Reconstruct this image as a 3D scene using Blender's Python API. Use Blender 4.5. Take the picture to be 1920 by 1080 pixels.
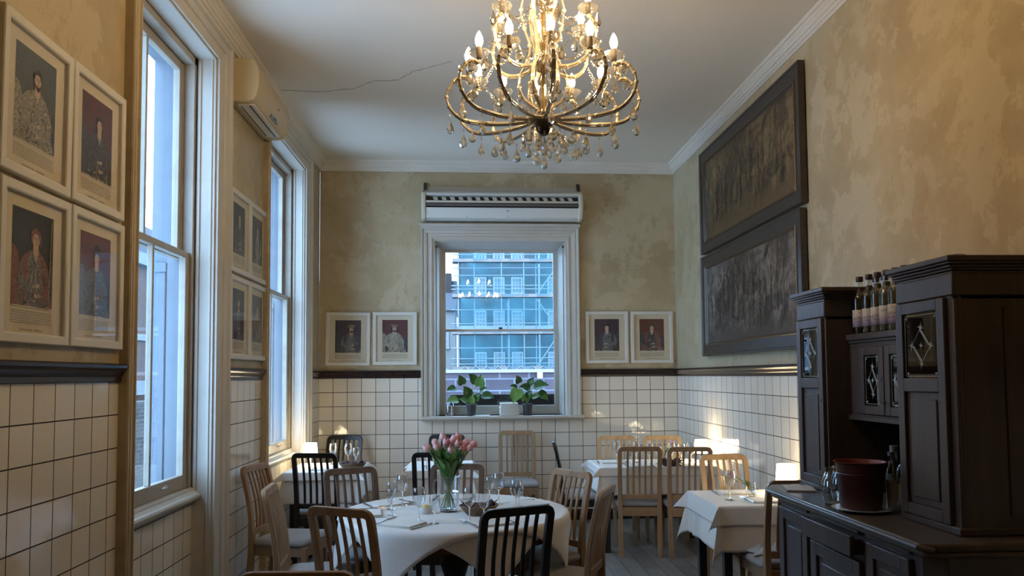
import bpy, math, random
from mathutils import Vector, Matrix

# ------------------------------------------------------------------ camera, sky, exposure
sc = bpy.context.scene
for o in list(bpy.data.objects):
    bpy.data.objects.remove(o)
COL = sc.collection

FPX, YAW, PITCH, ROLL, CY, EYE = 1470.04, 0.0536, 0.0541, -0.0079, 625.44, 1.57
_fw = Vector((math.sin(YAW)*math.cos(PITCH), math.cos(YAW)*math.cos(PITCH), math.sin(PITCH)))
_rt = Vector((math.cos(YAW), -math.sin(YAW), 0))
_up = _rt.cross(_fw)
_r2 = _rt*math.cos(ROLL) + _up*math.sin(ROLL)
_u2 = -_rt*math.sin(ROLL) + _up*math.cos(ROLL)
cd = bpy.data.cameras.new('camera')
cam = bpy.data.objects.new('camera', cd)
COL.objects.link(cam)
cam.matrix_world = Matrix(((_r2.x, _u2.x, -_fw.x, 0), (_r2.y, _u2.y, -_fw.y, 0), (_r2.z, _u2.z, -_fw.z, EYE), (0, 0, 0, 1)))
cd.sensor_width = 36
cd.lens = FPX/1920*36
cd.shift_y = (CY-540)/1920
cd.clip_start = 0.05
cd.clip_end = 500
sc.camera = cam

sc.view_settings.view_transform = 'Standard'
sc.view_settings.look = 'None'
sc.view_settings.gamma = 1
sc.view_settings.use_curve_mapping = False
sc.view_settings.exposure = 1.22
sc.cycles.use_denoising = True
sc.cycles.max_bounces = 8
sc.cycles.diffuse_bounces = 4
sc.cycles.glossy_bounces = 4
sc.cycles.transmission_bounces = 8
sc.cycles.transparent_max_bounces = 16
sc.cycles.caustics_reflective = False
sc.cycles.caustics_refractive = False
sc.cycles.sample_clamp_indirect = 4.0
sc.cycles.sample_clamp_direct = 0.0

SKY = 4.6
w = bpy.data.worlds.new('overcast_sky')
sc.world = w
w.use_nodes = True
nt = w.node_tree
nt.nodes.clear()
wo = nt.nodes.new('ShaderNodeOutputWorld')
bg = nt.nodes.new('ShaderNodeBackground')
tc = nt.nodes.new('ShaderNodeTexCoord')
nz = nt.nodes.new('ShaderNodeTexNoise')
nz.inputs['Scale'].default_value = 2.0
cr = nt.nodes.new('ShaderNodeValToRGB')
cr.color_ramp.elements[0].position = 0.3
cr.color_ramp.elements[0].color = (0.33, 0.58, 1.0, 1)
cr.color_ramp.elements[1].position = 0.75
cr.color_ramp.elements[1].color = (0.50, 0.75, 1.0, 1)
nt.links.new(tc.outputs['Generated'], nz.inputs['Vector'])
nt.links.new(nz.outputs['Fac'], cr.inputs['Fac'])
nt.links.new(cr.outputs['Color'], bg.inputs['Color'])
bg.inputs['Strength'].default_value = SKY
nt.links.new(bg.outputs['Background'], wo.inputs['Surface'])

BULB = 86.0      # candle bulbs of the chandelier
SHADE = 8.5     # small table lamps

# ------------------------------------------------------------------ mesh helpers
PI = math.pi
def R(a): return math.radians(a)
rnd = random.Random(7)

class MB:
    def __init__(s):
        s.v = []; s.f = []; s.m = []; s.uv = {}
    def add(s, verts, faces, mi=0, M=None):
        b = len(s.v)
        for p in verts:
            p = Vector(p)
            if M is not None: p = M @ p
            s.v.append(tuple(p))
        for k, f in enumerate(faces):
            s.f.append(tuple(b+i for i in f)); s.m.append(mi if not isinstance(mi, (list, tuple)) else mi[k])
    def box(s, x0, x1, y0, y1, z0, z1, mi=0, M=None):
        v = [(x0,y0,z0),(x1,y0,z0),(x1,y1,z0),(x0,y1,z0),(x0,y0,z1),(x1,y0,z1),(x1,y1,z1),(x0,y1,z1)]
        s.add(v, [(0,3,2,1),(4,5,6,7),(0,1,5,4),(1,2,6,5),(2,3,7,6),(3,0,4,7)], mi, M)
    def quad(s, a, b, c, d, mi=0, uv=None):
        s.add([a,b,c,d], [(0,1,2,3)], mi)
        if uv: s.uv[len(s.f)-1] = uv
    def extrude(s, poly, axis, a0, a1, mi=0, M=None):
        # poly: 2d points; axis: the world axis the outline is pushed along
        def P(p, a):
            if axis == 'x': return (a, p[0], p[1])
            if axis == 'y': return (p[0], a, p[1])
            return (p[0], p[1], a)
        n = len(poly)
        v = [P(p, a0) for p in poly] + [P(p, a1) for p in poly]
        f = [tuple(range(n))[::-1], tuple(range(n, 2*n))]
        for i in range(n):
            j = (i+1) % n
            f.append((i, j, n+j, n+i))
        s.add(v, f, mi, M)
    def lathe(s, prof, n=24, c=(0,0,0), mi=0, M=None, a0=0, a1=2*PI, sx=1, sy=1):
        full = abs(a1-a0-2*PI) < 1e-6
        k = n if full else n+1
        v = []; f = []
        for (r, z) in prof:
            for i in range(k):
                a = a0+(a1-a0)*i/n
                v.append((c[0]+r*math.cos(a)*sx, c[1]+r*math.sin(a)*sy, c[2]+z))
        for j in range(len(prof)-1):
            for i in range(n):
                i2 = (i+1) % k
                f.append((j*k+i, j*k+i2, (j+1)*k+i2, (j+1)*k+i))
        s.add(v, f, mi, M)
    def tube(s, pts, r, n=8, mi=0, M=None, closed=False, cap=True):
        P = [Vector(p) for p in pts]
        m = len(P)
        rr = r if isinstance(r, (list, tuple)) else [r]*m
        v = []; f = []
        nrm = None
        for i in range(m):
            if closed: t = P[(i+1) % m]-P[i-1]
            else: t = P[min(i+1, m-1)]-P[max(i-1, 0)]
            if t.length < 1e-9: t = Vector((0,0,1))
            t.normalize()
            if nrm is None:
                nrm = t.cross(Vector((0,0,1)))
                if nrm.length < 1e-3: nrm = t.cross(Vector((1,0,0)))
                nrm.normalize()
            else:
                nrm = nrm - t*nrm.dot(t)
                if nrm.length < 1e-6: nrm = t.orthogonal()
                nrm.normalize()
            b = t.cross(nrm)
            for k in range(n):
                a = 2*PI*k/n
                v.append(tuple(P[i]+(nrm*math.cos(a)+b*math.sin(a))*rr[i]))
        e = m if closed else m-1
        for i in range(e):
            i2 = (i+1) % m
            for k in range(n):
                k2 = (k+1) % n
                f.append((i*n+k, i*n+k2, i2*n+k2, i2*n+k))
        if cap and not closed:
            f.append(tuple(range(n))[::-1]); f.append(tuple((m-1)*n+k for k in range(n)))
        s.add(v, f, mi, M)
    def sphere(s, c, r, n=12, m=8, mi=0, M=None, sz=1.0):
        prof = [(max(1e-5, r*math.sin(PI*j/m)), -r*sz*math.cos(PI*j/m)) for j in range(m+1)]
        s.lathe(prof, n, c, mi, M)
    def frame(s, u0, u1, v0, v1, prof, mapf, mi=0, sides='all'):
        # mitred moulding round a rectangle; prof = closed list of (outward offset, projection)
        cor = [(u0, v0, -1, -1), (u1, v0, 1, -1), (u1, v1, 1, 1), (u0, v1, -1, 1)]
        n = len(prof)
        V = []; F = []
        for (u, vv, su, sv) in cor:
            if sides == 'open':    # legs run straight down, no bottom member
                for (o, p) in prof:
                    V.append(mapf(u+su*o, vv if sv < 0 else vv+o, p))
            else:
                for (o, p) in prof:
                    V.append(mapf(u+su*o, vv+sv*o, p))
        segs = [(0,1),(1,2),(2,3),(3,0)] if sides == 'all' else [(1,2),(2,3),(3,0)]
        for a, b in segs:
            for i in range(n):
                j = (i+1) % n
                F.append((a*n+i, a*n+j, b*n+j, b*n+i))
        s.add(V, F, mi)
    def build(s, name, mats, parent=None, loc=None, bevel=0, seg=2, smooth=35, rot=None, subd=0, solid=0):
        me = bpy.data.meshes.new(name)
        me.from_pydata(s.v, [], s.f)
        if not isinstance(mats, (list, tuple)): mats = [mats]
        for m in mats: me.materials.append(m)
        if any(s.m): me.polygons.foreach_set('material_index', s.m)
        if s.uv:
            ul = me.uv_layers.new(name='UVMap')
            for fi, uvs in s.uv.items():
                p = me.polygons[fi]
                for li, q in zip(p.loop_indices, uvs): ul.data[li].uv = q
        me.validate(); me.update()
        if smooth:
            me.polygons.foreach_set('use_smooth', [True]*len(me.polygons))
            me.set_sharp_from_angle(angle=R(smooth))
        o = bpy.data.objects.new(name, me)
        COL.objects.link(o)
        if parent is not None: o.parent = parent
        if loc is not None: o.location = loc
        if rot is not None: o.rotation_euler = rot
        if bevel:
            b = o.modifiers.new('bevel', 'BEVEL'); b.width = bevel; b.segments = seg; b.limit_method = 'ANGLE'; b.angle_limit = R(40)
            if smooth: b.harden_normals = False
        if solid:
            b = o.modifiers.new('solid', 'SOLIDIFY'); b.thickness = solid; b.offset = 0
        if subd:
            b = o.modifiers.new('sub', 'SUBSURF'); b.levels = subd; b.render_levels = subd
        return o

def tag(o, label=None, cat=None, group=None, kind=None):
    if label: o['label'] = label
    if cat: o['category'] = cat
    if group: o['group'] = group
    if kind: o['kind'] = kind
    return o
def thing(name, label, cat, loc=(0,0,0), rz=0, group=None):
    o = bpy.data.objects.new(name, None)
    o.empty_display_size = 0.05
    COL.objects.link(o)
    o.location = loc; o.rotation_euler = (0, 0, rz)
    return tag(o, label, cat, group)
def dup(src, loc=None, rz=None, label=None, group=None, scale=None):
    def rec(a, par):
        c = a.copy(); COL.objects.link(c)
        if par is not None: c.parent = par
        for ch in kids(a): rec(ch, c)
        return c
    r = rec(src, None)
    if loc is not None: r.location = loc
    if rz is not None: r.rotation_euler = (0, 0, rz)
    if label: r['label'] = label
    if group: r['group'] = group
    if scale: r.scale = scale if isinstance(scale, tuple) else (scale,)*3
    return r
def kids(a): return [c for c in COL.objects if c.parent == a]

# ------------------------------------------------------------------ materials
def newmat(name):
    m = bpy.data.materials.new(name); m.use_nodes = True
    nt = m.node_tree; b = nt.nodes['Principled BSDF']
    return m, nt, b
def mat(name, col, rough=0.5, metal=0.0, spec=0.5, em=None, es=0, alpha=1, trans=0, ior=1.45, coat=0, sheen=0):
    m, nt, b = newmat(name)
    b.inputs['Base Color'].default_value = (*col, 1)
    b.inputs['Roughness'].default_value = rough
    b.inputs['Metallic'].default_value = metal
    b.inputs['Specular IOR Level'].default_value = spec
    b.inputs['Transmission Weight'].default_value = trans
    b.inputs['IOR'].default_value = ior
    b.inputs['Coat Weight'].default_value = coat
    b.inputs['Sheen Weight'].default_value = sheen
    if em: b.inputs['Emission Color'].default_value = (*em, 1); b.inputs['Emission Strength'].default_value = es
    return m
def N(nt, t, **k):
    n = nt.nodes.new(t)
    for a, v in k.items():
        if a in n.inputs: n.inputs[a].default_value = v
        else: setattr(n, a, v)
    return n
def L(nt, a, b): nt.links.new(a, b)
def ramp(nt, stops):
    r = nt.nodes.new('ShaderNodeValToRGB')
    e = r.color_ramp.elements
    while len(e) < len(stops): e.new(0.5)
    for x, (p, c) in zip(e, stops): x.position = p; x.color = (*c, 1)
    return r
def bump(nt, b, h, strength=0.3, dist=0.01):
    n = N(nt, 'ShaderNodeBump', Strength=strength, Distance=dist)
    L(nt, h, n.inputs['Height']); L(nt, n.outputs['Normal'], b.inputs['Normal'])
    return n
def noise(nt, vec, scale, detail=4, rough=0.5, dist=0.0, stretch=None):
    if stretch:
        mp = N(nt, 'ShaderNodeMapping'); mp.inputs['Scale'].default_value = stretch
        L(nt, vec, mp.inputs['Vector']); vec = mp.outputs['Vector']
    n = N(nt, 'ShaderNodeTexNoise', Scale=scale, Detail=detail, Roughness=rough, Distortion=dist)
    L(nt, vec, n.inputs['Vector'])
    return n
def mixc(nt, fac, a, b, mode='MIX'):
    m = nt.nodes.new('ShaderNodeMix'); m.data_type = 'RGBA'; m.blend_type = mode
    for i, x in ((0, fac), (6, a), (7, b)):
        if isinstance(x, (float, int)): m.inputs[i].default_value = x
        elif isinstance(x, tuple): m.inputs[i].default_value = (*x, 1)
        else: L(nt, x, m.inputs[i])
    return m.outputs[2]

def plaster_mat():
    m, nt, b = newmat('bare_ochre_plaster')
    tc = N(nt, 'ShaderNodeTexCoord'); v = tc.outputs['Object']
    n1 = noise(nt, v, 1.1, 8, 0.68, 0.1)
    r1 = ramp(nt, [(0.3, (0.34, 0.265, 0.155)), (0.5, (0.43, 0.345, 0.21)), (0.7, (0.50, 0.415, 0.275))])
    L(nt, n1.outputs['Fac'], r1.inputs['Fac'])
    n2 = noise(nt, v, 2.6, 10, 0.68, 0.15)
    r2 = ramp(nt, [(0.50, (0, 0, 0)), (0.53, (1, 1, 1))])
    L(nt, n2.outputs['Fac'], r2.inputs['Fac'])
    c1 = mixc(nt, 1.0, r1.outputs['Color'], (1, 1, 1))
    g = N(nt, 'ShaderNodeMath', operation='MULTIPLY'); g.inputs[1].default_value = 0.42
    L(nt, r2.outputs['Color'], g.inputs[0])
    c2 = mixc(nt, g.outputs[0], r1.outputs['Color'], (0.56, 0.48, 0.33))
    n3 = noise(nt, v, 2.4, 9, 0.72, 0.1, (1.6, 1.6, 0.8))
    r3 = ramp(nt, [(0.57, (0, 0, 0)), (0.61, (0.7, 0.7, 0.7))])
    L(nt, n3.outputs['Fac'], r3.inputs['Fac'])
    c3 = mixc(nt, r3.outputs['Color'], c2, (0.40, 0.30, 0.17))
    n4 = noise(nt, v, 1.3, 3, 0.5, 0.2)
    n4.inputs['Scale'].default_value = 1.7
    r4 = ramp(nt, [(0.66, (0, 0, 0)), (0.76, (0.55, 0.55, 0.55))])
    L(nt, n4.outputs['Fac'], r4.inputs['Fac'])
    c4 = mixc(nt, r4.outputs['Color'], c3, (0.45, 0.31, 0.21))
    L(nt, c4, b.inputs['Base Color'])
    b.inputs['Roughness'].default_value = 0.5
    b.inputs['Specular IOR Level'].default_value = 0.35
    nb = noise(nt, v, 6, 9, 0.68, 0.1)
    ad = N(nt, 'ShaderNodeMath', operation='ADD')
    L(nt, nb.outputs['Fac'], ad.inputs[0]); L(nt, g.outputs[0], ad.inputs[1])
    bump(nt, b, ad.outputs[0], 0.30, 0.010)
    return m
PLASTER = plaster_mat()

def tile_mat():
    m, nt, b = newmat('cream_glazed_tiles')
    tc = N(nt, 'ShaderNodeTexCoord'); v = tc.outputs['UV']
    br = N(nt, 'ShaderNodeTexBrick')
    br.offset = 0.0; br.squash = 1.0
    br.inputs['Scale'].default_value = 1.0
    br.inputs['Brick Width'].default_value = 0.152
    br.inputs['Row Height'].default_value = 0.152
    br.inputs['Mortar Size'].default_value = 0.0028
    br.inputs['Mortar Smooth'].default_value = 0.05
    br.inputs['Bias'].default_value = 0.0
    br.inputs['Color1'].default_value = (0.72, 0.66, 0.56, 1)
    br.inputs['Color2'].default_value = (0.79, 0.73, 0.63, 1)
    br.inputs['Mortar'].default_value = (0.022, 0.014, 0.011, 1)
    L(nt, v, br.inputs['Vector'])
    L(nt, br.outputs['Color'], b.inputs['Base Color'])
    rr = N(nt, 'ShaderNodeMapRange'); rr.inputs['To Min'].default_value = 0.08; rr.inputs['To Max'].default_value = 0.8
    L(nt, br.outputs['Fac'], rr.inputs['Value']); L(nt, rr.outputs['Result'], b.inputs['Roughness'])
    # each tile sits at a slightly different tilt, with a faint orange-peel glaze
    sn = N(nt, 'ShaderNodeVectorMath', operation='SNAP'); sn.inputs[1].default_value = (0.152, 0.152, 1)
    L(nt, v, sn.inputs[0])
    wn = N(nt, 'ShaderNodeTexWhiteNoise', noise_dimensions='2D'); L(nt, sn.outputs[0], wn.inputs['Vector'])
    su = N(nt, 'ShaderNodeVectorMath', operation='SUBTRACT'); L(nt, wn.outputs['Color'], su.inputs[0]); su.inputs[1].default_value = (0.5, 0.5, 0.5)
    dt = N(nt, 'ShaderNodeVectorMath', operation='DOT_PRODUCT'); L(nt, su.outputs[0], dt.inputs[0]); L(nt, v, dt.inputs[1])
    n1 = noise(nt, v, 9, 2, 0.5)
    ma = N(nt, 'ShaderNodeMath', operation='MULTIPLY_ADD'); L(nt, n1.outputs['Fac'], ma.inputs[0]); ma.inputs[1].default_value = 0.0025
    k = N(nt, 'ShaderNodeMath', operation='MULTIPLY'); L(nt, dt.outputs['Value'], k.inputs[0]); k.inputs[1].default_value = 0.02
    L(nt, k.outputs[0], ma.inputs[2])
    mo = N(nt, 'ShaderNodeMath', operation='MULTIPLY_ADD'); L(nt, br.outputs['Fac'], mo.inputs[0]); mo.inputs[1].default_value = -0.002
    L(nt, ma.outputs[0], mo.inputs[2])
    bump(nt, b, mo.outputs[0], 1.0, 1.0)
    b.inputs['Specular IOR Level'].default_value = 0.6
    return m
TILE = tile_mat()

def paint_mat(name, col, dirt=(0.42, 0.34, 0.22), amt=0.35, rough=0.4):
    m, nt, b = newmat(name)
    tc = N(nt, 'ShaderNodeTexCoord'); v = tc.outputs['Object']
    n1 = noise(nt, v, 4, 8, 0.7, 0.3)
    r1 = ramp(nt, [(0.45, (0, 0, 0)), (0.8, (amt, amt, amt))])
    L(nt, n1.outputs['Fac'], r1.inputs['Fac'])
    L(nt, mixc(nt, r1.outputs['Color'], col, dirt), b.inputs['Base Color'])
    b.inputs['Roughness'].default_value = rough
    nb = noise(nt, v, 14, 5, 0.6)
    bump(nt, b, nb.outputs['Fac'], 0.12, 0.01)
    return m
WHITE = paint_mat('aged_white_gloss_paint', (0.52, 0.49, 0.43), (0.36, 0.29, 0.19), amt=0.35)
OLDCREAM = paint_mat('worn_cream_paint', (0.46, 0.39, 0.27), (0.27, 0.18, 0.09), 0.8, 0.5)
SASH = paint_mat('weathered_sash_paint', (0.38, 0.345, 0.285), (0.25, 0.18, 0.11), 0.6)
CORN = paint_mat('cornice_paint', (0.66, 0.62, 0.54), amt=0.2, rough=0.6)
EXTW = paint_mat('outdoor_stucco_sky_tint', (0.15, 0.18, 0.215), (0.10, 0.12, 0.15), 0.5, 0.8)  # white outdoor paint, blue-grey of the skylight put into its colour

def ceil_mat():
    m, nt, b = newmat('ceiling_paint')
    tc = N(nt, 'ShaderNodeTexCoord'); v = tc.outputs['Object']
    n1 = noise(nt, v, 0.8, 4, 0.5)
    r1 = ramp(nt, [(0.3, (0.70, 0.645, 0.55)), (0.7, (0.76, 0.705, 0.61))])
    L(nt, n1.outputs['Fac'], r1.inputs['Fac'])
    L(nt, r1.outputs['Color'], b.inputs['Base Color'])
    b.inputs['Roughness'].default_value = 0.75
    nb = noise(nt, v, 5, 5, 0.6); bump(nt, b, nb.outputs['Fac'], 0.1, 0.01)
    return m
CEIL = ceil_mat()

def wood_mat(name, c1, c2, rough=0.4, scale=1.0, axis=2, spec=0.5, grain=0.5):
    m, nt, b = newmat(name)
    tc = N(nt, 'ShaderNodeTexCoord'); v = tc.outputs['Object']
    st = [14*scale]*3; st[axis] = 1.2*scale
    n1 = noise(nt, v, 1.6, 5, 0.6, 0.6, tuple(st))
    r1 = ramp(nt, [(0.5-grain*0.4, c1), (0.5+grain*0.4, c2)])
    L(nt, n1.outputs['Fac'], r1.inputs['Fac'])
    L(nt, r1.outputs['Color'], b.inputs['Base Color'])
    b.inputs['Roughness'].default_value = rough
    b.inputs['Specular IOR Level'].default_value = spec
    bump(nt, b, n1.outputs['Fac'], 0.08, 0.004)
    return m
OAK = wood_mat('oiled_oak', (0.25, 0.145, 0.075), (0.36, 0.225, 0.125), 0.42)
OAKLIGHT = wood_mat('pale_oak', (0.46, 0.27, 0.12), (0.60, 0.38, 0.19), 0.42)
BROWN = wood_mat('brown_stained_wood', (0.075, 0.045, 0.030), (0.125, 0.08, 0.055), 0.38)
BLACKW = wood_mat('black_stained_wood', (0.010, 0.011, 0.013), (0.022, 0.023, 0.026), 0.33)
DARKW = wood_mat('dark_red_brown_wood', (0.022, 0.010, 0.008), (0.045, 0.020, 0.016), 0.3)
CABW = wood_mat('old_dresser_wood', (0.055, 0.043, 0.042), (0.085, 0.066, 0.062), 0.36, 0.7)
CABTOP = wood_mat('worn_dresser_top', (0.060, 0.044, 0.034), (0.10, 0.075, 0.056), 0.3, 0.7, 1)
RAILW = wood_mat('dado_rail_wood', (0.018, 0.010, 0.009), (0.036, 0.018, 0.015), 0.25, 1, 1)
MAHOG = wood_mat('red_table_wood', (0.10, 0.032, 0.018), (0.16, 0.055, 0.03), 0.35, 1, 0)
FABRIC = mat('grey_seat_fabric', (0.30, 0.28, 0.27), 0.85, sheen=0.2)
WHITECH = mat('ivory_seat_paint', (0.55, 0.52, 0.47), 0.5)

def floor_mat():
    m, nt, b = newmat('grey_worn_floorboards')
    tc = N(nt, 'ShaderNodeTexCoord'); v = tc.outputs['Object']
    mp = N(nt, 'ShaderNodeMapping'); mp.inputs['Rotation'].default_value = (0, 0, PI/2)
    L(nt, v, mp.inputs['Vector'])
    br = N(nt, 'ShaderNodeTexBrick'); br.offset = 0.37
    br.inputs['Scale'].default_value = 1.0
    br.inputs['Brick Width'].default_value = 1.9
    br.inputs['Row Height'].default_value = 0.14
    br.inputs['Mortar Size'].default_value = 0.003
    br.inputs['Color1'].default_value = (0.13, 0.122, 0.112, 1)
    br.inputs['Color2'].default_value = (0.20, 0.187, 0.172, 1)
    br.inputs['Mortar'].default_value = (0.02, 0.017, 0.015, 1)
    L(nt, mp.outputs['Vector'], br.inputs['Vector'])
    n1 = noise(nt, v, 2.2, 8, 0.7, 0.6, (7, 0.9, 1))
    c = mixc(nt, 0.85, br.outputs['Color'], n1.outputs['Fac'], 'OVERLAY')
    L(nt, c, b.inputs['Base Color'])
    rr = N(nt, 'ShaderNodeMapRange'); rr.inputs['To Min'].default_value = 0.3; rr.inputs['To Max'].default_value = 0.6
    L(nt, n1.outputs['Fac'], rr.inputs['Value']); L(nt, rr.outputs['Result'], b.inputs['Roughness'])
    ad = N(nt, 'ShaderNodeMath', operation='SUBTRACT'); L(nt, n1.outputs['Fac'], ad.inputs[0]); L(nt, br.outputs['Fac'], ad.inputs[1])
    bump(nt, b, ad.outputs[0], 0.25, 0.004)
    return m
FLOOR = floor_mat()

def cloth_mat(name, col):
    m, nt, b = newmat(name)
    tc = N(nt, 'ShaderNodeTexCoord'); v = tc.outputs['Object']
    b.inputs['Base Color'].default_value = (*col, 1)
    b.inputs['Roughness'].default_value = 0.75
    b.inputs['Sheen Weight'].default_value = 0.15
    n1 = noise(nt, v, 5, 5, 0.6, 0.4); bump(nt, b, n1.outputs['Fac'], 0.25, 0.02)
    return m
CLOTH = cloth_mat('white_linen', (0.74, 0.71, 0.66))
NAPK = cloth_mat('folded_linen', (0.72, 0.69, 0.63))
DARKNAP = cloth_mat('dark_maroon_napkin', (0.06, 0.018, 0.014))

def glass_mat(name, tint=(1, 1, 1), refl=1.0, rough=0.0):
    # thin-walled glass: clear to light, mirror-like at grazing angles
    m = bpy.data.materials.new(name); m.use_nodes = True
    nt = m.node_tree; nt.nodes.clear()
    o = N(nt, 'ShaderNodeOutputMaterial'); t = N(nt, 'ShaderNodeBsdfTransparent'); g = N(nt, 'ShaderNodeBsdfGlossy')
    t.inputs['Color'].default_value = (*tint, 1); g.inputs['Roughness'].default_value = rough
    fr = N(nt, 'ShaderNodeFresnel', IOR=1.5)
    ge = N(nt, 'ShaderNodeNewGeometry')
    io = N(nt, 'ShaderNodeMapRange'); io.inputs['To Min'].default_value = 1.5; io.inputs['To Max'].default_value = 1/1.5
    L(nt, ge.outputs['Backfacing'], io.inputs['Value']); L(nt, io.outputs['Result'], fr.inputs['IOR'])
    k = N(nt, 'ShaderNodeMath', operation='MULTIPLY'); k.inputs[1].default_value = refl; k.use_clamp = True
    mx = N(nt, 'ShaderNodeMixShader')
    L(nt, fr.outputs[0], k.inputs[0]); L(nt, k.outputs[0], mx.inputs[0]); L(nt, t.outputs[0], mx.inputs[1]); L(nt, g.outputs[0], mx.inputs[2])
    L(nt, mx.outputs[0], o.inputs['Surface'])
    return m
PANE = glass_mat('window_glass', (0.97, 0.99, 1.0), 1.0)
WINEG = glass_mat('clear_drinking_glass', (0.90, 0.915, 0.93), 3.2)
PICG = glass_mat('picture_glass', (0.98, 0.98, 0.98), 0.9)
CABG = glass_mat('cabinet_glass', (0.75, 0.78, 0.78), 2.2)
BOTG = glass_mat('clear_bottle_glass', (0.80, 0.84, 0.82), 2.0)
def crystal_mat():
    m = bpy.data.materials.new('cut_crystal'); m.use_nodes = True
    nt = m.node_tree; nt.nodes.clear()
    o = N(nt, 'ShaderNodeOutputMaterial'); t = N(nt, 'ShaderNodeBsdfTransparent'); g = N(nt, 'ShaderNodeBsdfGlass', IOR=1.55)
    g.inputs['Color'].default_value = (1.0, 0.96, 0.88, 1)
    t.inputs['Color'].default_value = (0.95, 0.93, 0.88, 1)
    mx = N(nt, 'ShaderNodeMixShader'); mx.inputs[0].default_value = 0.7
    L(nt, t.outputs[0], mx.inputs[1]); L(nt, g.outputs[0], mx.inputs[2]); L(nt, mx.outputs[0], o.inputs['Surface'])
    return m
CRYSTAL = crystal_mat()
ARMG = mat('gilt_glass_rod', (0.50, 0.43, 0.33), 0.15, 0.25, coat=0.6)
BRASS = mat('dull_brass', (0.50, 0.37, 0.18), 0.35, 0.9)
STEEL = mat('cutlery_steel', (0.55, 0.55, 0.56), 0.22, 1.0)
IRON = mat('dark_iron', (0.05, 0.045, 0.04), 0.45, 0.6)
BLACKP = mat('black_plastic', (0.012, 0.012, 0.014), 0.45)
ACW = mat('white_unit_plastic', (0.66, 0.65, 0.60), 0.35)
ACY = mat('yellowed_unit_plastic', (0.50, 0.39, 0.21), 0.35)
FRAMEW = mat('white_picture_frame', (0.62, 0.60, 0.54), 0.45)
PAPER = paint_mat('aged_print_paper', (0.62, 0.55, 0.41), (0.50, 0.42, 0.28), 0.5, 0.8)
INK = mat('grey_print_ink', (0.20, 0.17, 0.13), 0.9)
CERAM = mat('white_china', (0.72, 0.70, 0.66), 0.15)
BULBM = mat('lit_candle_bulb', (1, 0.85, 0.6), 0.4, em=(1.0, 0.70, 0.36), es=BULB)
SHADEM = mat('lit_lamp_shade', (1, 0.95, 0.85), 0.6, em=(1.0, 0.80, 0.48), es=SHADE)
SOCKET = mat('candle_sleeve', (0.16, 0.13, 0.11), 0.5)

# ------------------------------------------------------------------ the room shell
XL, XR, YB, SK = -1.627, 2.298, 8.589, 0.0173
YN = -2.6                    # wall behind the camera
ZC, ZT = 3.934, 1.5583       # ceiling, top of the tiles
ALPHA = math.atan(SK)
TH = 0.375
def back(u, w, z):           # u along the back wall, w = distance out from it into the room
    return (u+w*SK, YB+u*SK-w, z)
W1 = (3.87, 5.05); W2 = (6.37, 7.76); WZ = 3.63
WB = (-0.385, 1.06, 1.14, 3.06)

def xwall(M, X, y0, y1, z0, z1, mi, u0=0.0, v0=ZT, sgn=1, face=1):
    q = [(X,y0,z0),(X,y1,z0),(X,y1,z1),(X,y0,z1)]
    uv = [((y0-u0)*sgn, z0-v0), ((y1-u0)*sgn, z0-v0), ((y1-u0)*sgn, z1-v0), ((y0-u0)*sgn, z1-v0)]
    if face < 0: q.reverse(); uv.reverse()
    M.quad(*q, mi=mi, uv=uv)
def bwall(M, x0, x1, z0, z1, mi, u0=0.0, w=0.0):
    q = [back(x0,w,z0), back(x1,w,z0), back(x1,w,z1), back(x0,w,z1)]
    M.quad(*q, mi=mi, uv=[(x0-u0, z0-ZT), (x1-u0, z0-ZT), (x1-u0, z1-ZT), (x0-u0, z1-ZT)])
def struct(o): o['kind'] = 'structure'; return o

# left wall with its two tall window openings
M = MB()
for (a, b_, u0) in ((YN, W1[0], 2.874), (W1[1], W2[0], 2.86), (W2[1], YB-0.03, 2.90)):
    xwall(M, XL, a, b_, ZT, ZC, 0); xwall(M, XL, a, b_, 0, ZT, 1, u0)
for (a, b_) in (W1, W2):
    xwall(M, XL, a, b_, WZ, ZC, 0)
# outer face, the reveals of the masonry and the thickness
xo = XL-TH
for (a, b_) in ((YN, W1[0]), (W1[1], W2[0]), (W2[1], YB+TH)):
    xwall(M, xo, a, b_, 0, ZC, 2, face=-1)
for (a, b_) in (W1, W2):
    xwall(M, xo, a, b_, WZ, ZC, 2, face=-1); xwall(M, xo, a, b_, 0, 0.80, 2, face=-1)
    M.quad((xo,a,WZ),(XL,a,WZ),(XL,b_,WZ),(xo,b_,WZ), mi=2)
    M.quad((xo,a,0.80),(XL-0.10,a,0.80),(XL-0.10,b_,0.80),(xo,b_,0.80), mi=2)
    for yy in (a, b_):
        M.quad((xo,yy,0),(XL,yy,0),(XL,yy,WZ),(xo,yy,WZ), mi=2)
    xwall(M, XL-0.112, a, b_, 0, 0.82, 1, b_, 0.636)
struct(M.build('wall_left', [PLASTER, TILE, EXTW], smooth=0))

# right wall
M = MB()
q = lambda z0, z1, mi: xwall(M, XR, YN, YB+SK*XR, z0, z1, mi, 6.784, ZT, -1, -1)
q(ZT, ZC, 0); q(0, ZT, 1)
M.box(XR+0.002, XR+0.2, YN, YB+0.3, 0, ZC, 0)
struct(M.build('wall_right', [PLASTER, TILE], smooth=0))

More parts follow.
